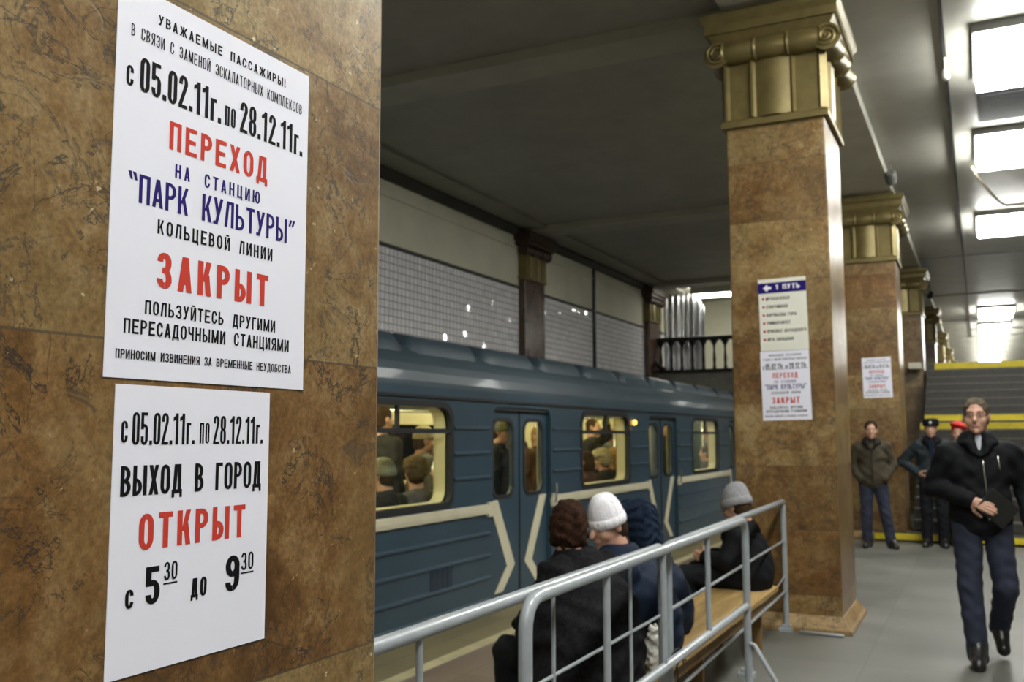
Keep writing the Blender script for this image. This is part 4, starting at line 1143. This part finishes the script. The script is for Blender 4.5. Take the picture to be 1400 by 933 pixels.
def sit_pose(lean=.12, seat=.45, s=1.0, **kw):
    J = dict(pel=V(0, .02, seat + .09), waist=V(0, .0, seat + .24 * s), chest=V(0, -lean * .6, seat + .41 * s), neck=V(0, -lean, seat + .60 * s), head=V(0, -lean * 1.3 - .03, seat + .60 * s + .15),
             hipR=V(-.10, 0, seat + .08), hipL=V(.10, 0, seat + .08), knR=V(-.13, -.43, seat + .07), knL=V(.13, -.43, seat + .07), anR=V(-.13, -.40, .085), anL=V(.13, -.40, .085),
             toR=V(-.14, -.56, .035), toL=V(.14, -.56, .035), shR=V(-.175, -lean * .9, seat + .53 * s), shL=V(.175, -lean * .9, seat + .53 * s),
             elR=V(-.24, -lean - .05, seat + .28 * s), elL=V(.24, -lean - .05, seat + .28 * s), wrR=V(-.10, -lean - .24, seat + .20), wrL=V(.10, -lean - .24, seat + .20))
    for k, v_ in kw.items(): J[k] = np.array(v_, float)
    return J

def person(name, loc, rz, J, label, group=None, headR=None, vox=.009, bulk=1.0, coat=None, hem=.86, coat_open=False, collar=None, trousers=None,
           shoes=None, hands=('R', 'L'), handspec=None, hair=None, hairlong=False, hat=None, coat_seed=0.0, wrinkle=.004, legs=True, arms=True, skirt=None, hairdrop=0.0):
    R = np.eye(3) if headR is None else headR
    v = Vol(); B = bulk
    # torso and limbs of the body, under the clothes
    v.ell(J['pel'], V(.145, .10, .13), None, .05); v.ell(J['waist'], V(.13, .09, .15), None, .05); v.ell(J['chest'] - V(0, 0, .03), V(.14, .09, .16), None, .04)
    v.cap(J['shR'] * .85 + J['shL'] * .15 - V(0, 0, .02), J['shL'] * .85 + J['shR'] * .15 - V(0, 0, .02), .036, .036, .03); v.cap(J['neck'] - V(0, 0, .05), J['head'] + R @ V(0, .03, -.06), .06, .052, .03)
    for S_ in 'RL':
        v.chain([J['hip' + S_], J['kn' + S_], J['an' + S_]], [.078, .052, .036], .03)
        v.chain([J['sh' + S_], J['el' + S_], J['wr' + S_]], [.036, .036, .026], .02)
        v.cap(J['an' + S_], J['to' + S_], .036, .028, .02)
    head_vol(v, J['head'], R)
    hs = handspec or {}
    for S_ in 'RL':
        if S_ in hands:
            f = J['wr' + S_] - J['el' + S_]
            sp = dict(f=f, nrm=V(1 if S_ == 'R' else -1, 0, 0), curl=(.35, .5, .35), side=-1 if S_ == 'R' else 1); sp.update(hs.get(S_, {}))
            hand_vol(v, J['wr' + S_] + f / np.linalg.norm(f) * .03, sp['f'], np.array(sp['nrm'], float), sp['curl'], sp['side'], sp.get('sc', 1.0), sp.get('thumb', .6))
    body = v.mesh(name, vox, M['skin'])
    body.location = loc; body.rotation_euler = (0, 0, rz)
    tag(body, label, 'person', group)
    up = J['neck'] - J['pel']; up /= np.linalg.norm(up)
    if coat:
        t = Vol()
        t.ell(J['pel'] + V(0, 0, .02), V(.178, .138, .19) * B, None, .05); t.ell(J['waist'], V(.172, .130, .19) * B, None, .05); t.ell(J['chest'] - up * .035, V(.185, .132, .185) * V(B, B, 1), None, .04)
        t.cap(J['shR'] - up * .012, J['shL'] - up * .012, .060 * B, .060 * B, .04); t.cap(J['neck'] - up * .06, J['neck'] - up * .01, .085, .070, .05)
        for S_ in 'RL': t.cap(J['neck'] - up * .045, J['sh' + S_] - up * .012, .068 * B, .062 * B, .04)
        if arms:
            for S_ in 'RL':
                f = J['wr' + S_] - J['el' + S_]
                t.chain([J['sh' + S_], J['el' + S_], J['wr' + S_] + f * .03], [.069 * B, .062 * B, .049 * B], .025)
        if skirt:
            for a, b, ra, rb in skirt: t.cap(a, b, ra, rb, .06)
        t.ell(J['neck'] + up * .10, V(.058, .06, .09), None, .02, -1)
        if coat_open: t.cap(J['neck'] + V(0, -.085, .045), J['neck'] + V(0, -.155, -.10), .034, .008, .012, -1)
        if hem is not None: t.plane((0, 0, hem), (0, 0, -1))
        t.mesh('jacket', vox * 1.1, coat, body, wrinkle, 1.0, coat_seed)
        if collar:
            cl = Vol(); c0 = J['neck'] + up * .012; NS = 16
            for a in range(NS):
                an = -PI / 2 + .50 + (2 * PI - 1.0) * a / NS; an2 = -PI / 2 + .50 + (2 * PI - 1.0) * (a + 1) / NS
                def rg(t, rr, dz): return c0 + V(rr * math.cos(t), rr * .95 * math.sin(t) - .004, dz)
                cl.cap(rg(an, .078, .030), rg(an2, .078, .030), .017, .017, .02)
                cl.cap(rg(an, .096, .0), rg(an2, .096, .0), .017, .017, .03)
                cl.cap(rg(an, .116, -.032), rg(an2, .116, -.032), .015, .015, .03)
            for s in (-1, 1):
                cl.cap(c0 + V(s * .048, -.085, .022), c0 + V(s * .052, -.118, -.04), .015, .014, .03); cl.cap(c0 + V(s * .052, -.118, -.04), c0 + V(s * .012, -.142, -.11), .016, .010, .03)
                cl.cap(c0 + V(s * .07, -.105, -.03), c0 + V(s * .045, -.138, -.09), .013, .010, .03)
            cl.mesh('collar', vox, collar, body)
    if trousers and legs:
        t = Vol(); t.ell(J['pel'] - V(0, 0, .02), V(.165, .125, .13), None, .05)
        for S_ in 'RL': t.chain([J['hip' + S_], J['kn' + S_], J['an' + S_] - V(0, 0, .035)], [.100, .076, .066], .02)
        t.mesh('trousers', vox * 1.1, trousers, body, .0035, 1.2, coat_seed + 1)
    if shoes and legs:
        for S_ in 'RL':
            t = Vol(); a, b = J['an' + S_], J['to' + S_]; d = b - a; d /= np.linalg.norm(d)
            t.cap(a + V(0, .01, -.01), a + V(0, 0, .05), .05, .055, .02); t.cap(a + V(0, 0, .035), a + (b - a) * .45, .052, .046, .02); t.cap(a + (b - a) * .1 - V(0, 0, .02), b, .048, .040, .03)
            t.cap(a - d * .03 - V(0, 0, .035), b + d * .01 - V(0, 0, .005), .042, .036, .02)
            if abs(d[2]) < .45: t.plane((0, 0, .0), (0, 0, -1))
            t.mesh('shoe', vox * .9, shoes, body)
    def P(x, y, z): return J['head'] + R @ V(x, y, z)
    if hair:
        t = Vol(); t.ell(P(0, .020, .040), V(.083, .101, .094) * (.93 if hat else 1.0), R, .01)
        if hairlong:
            t.ell(P(0, .06, -.035 - hairdrop), V(.088, .065, .11), R, .03); t.cap(P(-.06, .03, 0), P(-.065, .03, -.10 - hairdrop), .03, .025, .02); t.cap(P(.06, .03, 0), P(.065, .03, -.10 - hairdrop), .03, .025, .02)
        else: t.ell(P(0, .05, -.03), V(.072, .066, .07), R, .02)
        t.ell(P(0, -.108, -.024), V(.084, .096, .125), R, .010, -1)
        for s in (-1, 1): t.ell(P(s * .085, .005, -.02), V(.02, .03, .04), R, .01, -1)
        t.mesh('hair', vox * .8, hair, body, .005 if hairlong else .0025, 2.4, coat_seed)
    if hat: hat(body, P, R, vox)
    return body

def Mrot(P, R):
    m = Matrix([list(R[0]) + [0], list(R[1]) + [0], list(R[2]) + [0], [0, 0, 0, 1]]); m.translation = Vector(P(0, 0, 0)); return m
def beanie(mat, tall=.0, slouch=0.0, cuff=True, sc=1.0):
    def f(body, P, R, vox):
        mb = MB(); Mt = Mrot(P, R) @ Matrix.Translation((0, .012, 0)) @ Matrix.Scale(sc, 4); pr = []
        for k in range(15):
            t = k / 14; a = t * PI / 2; pr.append((1.10 * .083 * math.cos(a) ** .75 + .002, .022 + (.115 + tall) * math.sin(a)))
        mb.lathe(pr, Mt, 72, 36, .018, 1.0, 1.14)
        if slouch:
            mb.v = [tuple(Vector(p) + Mt.to_3x3() @ Vector((0, slouch * max(0, (Mt.inverted() @ Vector(p)).z - .06) ** 1.5 * 12, 0))) for p in mb.v]
        h = mb.build('knit_hat', mat, body, smooth='all')
        if cuff:
            c = MB(); c.lathe([(.090, .000), (.099, .004), (.101, .03), (.098, .052), (.090, .056)], Mt, 72, 36, .012, 1.0, 1.13); c.build('cuff', mat, h, smooth='all')
    return f
def furhat(mat, r=1.0, low=False):
    def f(body, P, R, vox):
        t = Vol(); t.ell(P(0, .012, .075), V(.110, .128, .085) * r, R, .02)
        t.ell(P(0, .06, .02), V(.10, .085, .09) * r, R, .03)
        if low: t.ell(P(0, .07, -.05), V(.105, .075, .11) * r, R, .03)
        t.ell(P(0, -.10, -.05), V(.085, .085, .085), R, .02, -1)
        t.mesh('fur_hat', max(vox * .8, .006), mat, body, .006, 2.2, 3.0)
    return f
def beret(mat, tilt=.2, thick=.032, rad=.125, badge=False):
    def f(body, P, R, vox):
        t = Vol(); t.ell(P(.012, .005, .105), V(rad, rad * 1.05, thick), R @ rotm(0, -.1, tilt), .02); t.cap(P(-.0, .01, .07), P(0, .012, .09), .082, .086, .02)
        o = t.mesh('cap', max(vox * .7, .005), mat, body)
        if badge:
            MB().lathe([(.018, 0), (.018, .006), (.008, .010)], Mrot(P, R) @ Matrix.Translation((0, -.10, .085)) @ Matrix.Rotation(PI / 2, 4, 'X'), 12).build('badge', M['badge'], o)
    return f
def ushanka(mat):
    def f(body, P, R, vox):
        mb = MB(); mb.lathe([(.080, .036), (.099, .040), (.105, .06), (.104, .10), (.099, .128), (.085, .138), (.02, .141)], Mrot(P, R) @ Matrix.Translation((0, .010, 0)), 32, 0, 0, 1.0, 1.14)
        o = mb.build('fur_cap', mat, body, smooth=True)
        MB().lathe([(.018, 0), (.018, .006), (.008, .010)], Mrot(P, R) @ Matrix.Translation((0, -.106, .092)) @ Matrix.Rotation(PI / 2, 4, 'X'), 12).build('badge', M['badge'], o)
    return f

# --- the walking man
RM = rotm(-.18, .02, 0)
Jm = stand_pose(1.74, hipR=V(-.09, 0, .92), knR=V(-.10, -.11, .50), anR=V(-.075, -.15, .095), toR=V(-.09, -.33, .04),
                hipL=V(.09, 0, .92), knL=V(.12, -.07, .50), anL=V(.10, .22, .22), toL=V(.105, .10, .07),
                shR=V(-.195, .0, 1.385), shL=V(.195, .01, 1.385), elR=V(-.285, .05, 1.15), wrR=V(-.10, -.20, 1.085), elL=V(.285, .05, 1.14), wrL=V(.30, -.05, .89))
man = person('person', (-.02, 7.22, 0), .10, Jm, 'man in a black jacket and blue jeans walking toward the viewer holding a black folder', None, RM, .0058, 1.10,
             M['coat_black'], .83, coat_open=True, collar=M['coat_black'], trousers=M['jeans'], shoes=M['leather'], hands=('R', 'L'),
             handspec={'R': dict(f=V(.86, -.34, -.36), nrm=V(.15, .75, -.2), curl=(.12, .22, .2), side=1, thumb=.9), 'L': dict(curl=(.5, .7, .5))}, hair=M['hair_ash'], coat_seed=1.3, wrinkle=.0045)
def Pm(x, y, z): return Jm['head'] + RM @ V(x, y, z)
for s in (-1, 1):
    MB().lathe([(.0005, -.0045), (.0045, -.002), (.005, 0), (.0035, .002)], Matrix.Translation(Vector(Pm(s * .031, -.0885, .011))) @ Matrix.Rotation(PI / 2, 4, 'X'), 10).build('eye', M['eye'], man, smooth='all')
    bro = MB(); bro.tube([Vector(Pm(s * (.016 + .028 * k / 5), -.092 + .012 * (k / 5) ** 2, .033 + .006 * math.sin(PI * k / 6))) for k in range(6)], [.003, .004, .004, .0038, .003, .002], 6); bro.build('eyebrow', M['hair_ash'], man, smooth='all')
gl = MB()
for s in (-1, 1):
    gl.tube([Vector(Pm(s * .033 + .023 * math.cos(a), -.104 + .006 * abs(math.cos(a)), .008 + .016 * math.sin(a))) for a in np.linspace(0, 2 * PI, 20)], .0013, 6)
    gl.tube([Vector(Pm(s * .056, -.098, .012)), Vector(Pm(s * .080, -.04, .014)), Vector(Pm(s * .086, .01, .012))], .0013, 6)
gl.tube([Vector(Pm(-.011, -.106, .011)), Vector(Pm(.011, -.106, .011))], .0013, 6)
gl.build('glasses', M['rubber'], man, smooth='all')['label'] = 'thin dark framed glasses'
lp = Vol(); lp.cap(Pm(-.017, -.0915, -.056), Pm(.017, -.0915, -.056), .0045, .0045, .004); lp.cap(Pm(-.012, -.0925, -.0625), Pm(.012, -.0925, -.0625), .005, .005, .004); lp.mesh('lips', .0025, M['lips'], man)
sh = Vol(); nk = Jm['neck']; sh.cap(nk + V(0, -.058, .02), nk + V(0, -.112, -.10), .027, .010, .02); sh.mesh('shirt', .005, M['shirt'], man)['label'] = 'pale shirt showing at the open collar'
zp = MB()
zp.tube([Vector(nk + V(.012 + .02 * k / 12, -.168 - .018 * math.sin(PI * k / 12), -.13 - .40 * k / 12)) for k in range(13)], .004, 6); zp.build('zip', M['steel'], man, smooth='all')
zp = MB(); zp.tube([Vector(nk + V(.105, -.150, -.10)), Vector(nk + V(.112, -.158, -.19))], .0045, 6); zp.build('pocket_zip', M['steel'], man, smooth='all')
# the folder in his hand
fo = MB(); fo.box(-.105, .105, -.008, .008, -.085, .085)
fd = fo.build('folder', M['leather'], bevel=.006); tag(fd, 'black folder held in the right hand of the walking man', 'folder')
wpos = Matrix.Translation(man.location) @ Matrix.Rotation(man.rotation_euler[2], 4, 'Z') @ Vector(Jm['wrR'] + V(.175, -.040, -.055))
fd.location = wpos; fd.rotation_euler = (.12, math.radians(40), .25)

# --- young man, officer, person in the red cap
Jy = stand_pose(1.68, knL=V(.15, -.03, .49), anL=V(.21, .0, .085), toL=V(.27, -.15, .035), elR=V(-.265, .06, 1.14), wrR=V(-.165, -.09, .96), elL=V(.265, .06, 1.14), wrL=V(.165, -.09, .96))
ym = person('person', (-1.33, 13.75, 0), .06, Jy, 'young man in an olive brown jacket and jeans, hands in pockets, before a pillar', None, rotm(.05, .05, 0), .0075, 1.06, M['coat_brown'], .80,
       collar=M['coat_brown_dark'], trousers=M['jeans_dark'], shoes=M['leather'], hands=(), hair=M['hair_brown'], coat_seed=2.1)
MB().tube([Vector(Jy['neck'] + V(.0, -.155 - .02 * math.sin(PI * k / 10), -.10 - .44 * k / 10)) for k in range(11)], .007, 6).build('zip', M['coat_brown_dark'], ym, smooth='all')
Jo = stand_pose(1.70, elR=V(-.40, .08, 1.17), wrR=V(-.20, -.06, 1.03), elL=V(.30, .06, 1.14), wrL=V(.16, -.10, 1.0))
of = person('person', (-.60, 14.15, 0), .0, Jo, 'officer in a grey blue uniform jacket and fur cap with badge standing by the stairs', None, rotm(.0, .08, 0), .008, 1.10, M['coat_uniform'], .82,
       collar=M['coat_fur'], trousers=M['trouser_dark'], shoes=M['leather'], hands=('R',), hat=ushanka(M['coat_fur']), coat_seed=3.2)
MB().prism([(-.03, 1.42), (.03, 1.42), (.022, 1.25), (0, 1.22), (-.022, 1.25)], 'y', -.165, -.145).build('tie', M['coat_navy'], of)
person('person', (-.27, 14.32, 0), .25, stand_pose(1.63), 'fair haired person in a red cap, mostly hidden behind the walking man', None, rotm(-.3, .0, 0), .0085, 1.0, M['coat_navy'], .8, trousers=M['trouser_dark'],
       shoes=M['leather'], hair=M['hair_fair'], hat=beret(M['red_felt'], .28, .042, .115), coat_seed=4.0)

# --- people on the bench, seen over the barrier
J1 = sit_pose(.10, .41, .85)
person('person', (-1.61, 4.14, 0), -PI / 2 - .30, J1, 'person with reddish brown hair in a bulky black fur coat, nearest on the bench', None, rotm(-.85, .15, 0), .009, 1.36, M['coat_fur'], .30, collar=M['coat_fur'],
       trousers=M['trouser_dark'], shoes=M['leather'], hands=('R', 'L'), hair=M['hair_red'], hairlong=True, hairdrop=-.03, coat_seed=5.0, wrinkle=.009, skirt=[(V(.14, .02, .56), V(.17, .03, .36), .20, .235)])
J2 = sit_pose(.14, .41, .79)
person('person', (-1.57, 4.78, 0), -PI / 2 + .30, J2, 'person in a white knit hat and navy coat leaning in to talk on the bench', None, rotm(.75, .30, 0), .008, 1.12, M['coat_navy'], .40, collar=M['coat_navy'],
       trousers=M['trouser_dark'], shoes=M['leather'], hair=M['hair_brown'], hat=beanie(M['wool_white'], .045, sc=.94), coat_seed=6.0)
J3 = sit_pose(.10, .41, .68)
person('person', (-1.66, 5.27, 0), -PI / 2 - .1, J3, 'person in a dark blue fur hat and coat behind the white knit hat', None, rotm(-.1, .25, 0), .009, 1.15, M['coat_navy'], .40, collar=M['coat_navy'],
       trousers=M['trouser_dark'], shoes=M['leather'], hair=M['hair_brown'], hat=furhat(M['fur_navy'], 1.12, True), coat_seed=7.0)
J4 = sit_pose(.04, .41, .70)
person('person', (-1.55, 7.04, 0), -PI / 2 - .05, J4, 'person in a grey knit hat and dark jacket at the far end of the bench', None, rotm(-.35, .28, 0), .008, 1.12, M['coat_black'], .40, collar=M['coat_black'],
       trousers=M['trouser_dark'], shoes=M['leather'], hair=M['hair_brown'], hat=beanie(M['wool_grey'], .03, .05, sc=1.06), coat_seed=8.0)
bg = Vol(); bg.ell(V(0, 0, .07), V(.055, .075, .075), None, .03); bg.ell(V(.01, .03, .12), V(.04, .05, .05), None, .03); bg.cap(V(0, -.01, .13), V(.005, -.035, .185), .032, .022, .03); bg.cap(V(0, .02, .13), V(0, .03, .175), .03, .020, .03); bg.ell(V(.02, -.04, .05), V(.045, .045, .05), None, .02)
bg.plane((0, 0, .006), (0, 0, -1))
tag(bg.mesh('plastic_bag', .005, M['bag'], None, .011, 2.6, 1.0), 'crumpled white plastic bag on the bench', 'bag').location = (-1.425, 4.42, .402)

# --- passengers inside the car
def passenger(x, y, rz, sit, coat, label, hat=None, hair='hair_brown', h=1.7, seed=1.0, hairlong=False, bulk=1.1, arm=False, headR=None):
    if sit: J = sit_pose(.03, .44)
    else:
        J = stand_pose(h, elL=V(.30, -.10, 1.50), wrL=V(.22, -.12, 1.74)) if arm else stand_pose(h)
    return person('person', (x, y, 0), rz, J, label, 'passengers inside the train', headR, .0125 if not sit else .011, bulk, M[coat], .44 if sit else .55, collar=None, trousers=M['trouser_dark'], shoes=M['leather'],
                  hands=(), hair=M[hair] if hair else None, hairlong=hairlong, hat=hat, coat_seed=seed)
SXN = XT - .33
passenger(SXN, 6.38, -PI / 2, True, 'coat_dark', 'seated passenger in a pale green knit hat at the first train window', beanie(M['wool_green'], .01), seed=1)
passenger(SXN, 6.88, -PI / 2, True, 'coat_grey', 'seated passenger in a brown wool hat at the first train window', furhat(M['wool_brown'], .95), seed=2, headR=rotm(-.8, 0, 0))
passenger(SXN, 7.34, -PI / 2, True, 'coat_dark', 'seated passenger in a white knit hat at the first train window', beanie(M['wool_white'], .01), seed=3)
passenger(XT - 1.02, 8.02, PI * .8, False, 'coat_grey', 'standing passenger in grey with a pale hat behind the first train window', beanie(M['fur_cream'], .02, cuff=False), h=1.56, seed=4)
passenger(XT - 1.10, 7.42, PI * .9, False, 'coat_dark', 'tall dark standing passenger at the left of the first train window', seed=5, h=1.78, arm=True)
passenger(XT - 1.5, 9.25, .3, False, 'coat_wine', 'standing passenger in brown deep inside the first train window', seed=6, h=1.62)
passenger(XT - .48, 8.62, PI / 2 + .2, False, 'coat_dark', 'passenger standing behind the left leaf of the first train door', seed=7, h=1.66, hat=beanie(M['coat_grey'], 0))
passenger(XT - 1.02, 10.75, PI / 2 - .3, False, 'coat_wine', 'passenger in brown behind the right leaf of the first train door', hair='hair_fair', seed=8, h=1.60)
passenger(XT - 1.7, 11.3, 0, False, 'coat_dark', 'passenger standing deep inside behind the first train door', seed=9, h=1.72)
passenger(SXN, 10.72, -PI / 2, True, 'coat_wine', 'seated passenger with dark hair at the second train window', seed=10, hairlong=True)
passenger(SXN, 11.28, -PI / 2, True, 'coat_dark', 'seated passenger in a round cream fur hat at the second train window', furhat(M['fur_cream'], 1.05), seed=11)
passenger(SXN, 11.76, -PI / 2, True, 'coat_dark', 'seated passenger in a ginger fur hat at the second train window', furhat(M['fur_orange'], 1.05, True), seed=12)
passenger(XT - 1.08, 12.75, PI / 2, False, 'coat_dark', 'standing passenger in a dark coat behind the second train window', seed=13, h=1.74, arm=True)
passenger(XT - 1.08, 13.45, -PI / 2, False, 'coat_grey', 'standing passenger in a grey jacket behind the second train window', seed=14, h=1.64, hair='hair_fair')
passenger(XT - .48, 13.02, PI / 2, False, 'coat_grey', 'passenger with fair hair behind the left leaf of the second train door', seed=15, h=1.66, hair='hair_fair')
passenger(XT - 1.02, 15.85, PI / 2, False, 'coat_dark', 'passenger in a dark coat behind the right leaf of the second train door', seed=16, h=1.74)
passenger(XT - 1.02, 18.9, -PI / 2, False, 'coat_grey', 'standing passenger in pale grey behind the third train window', seed=17, h=1.66)
passenger(SXN, 16.35, -PI / 2, True, 'coat_dark', 'seated passenger with dark hair at the third train window', seed=18)
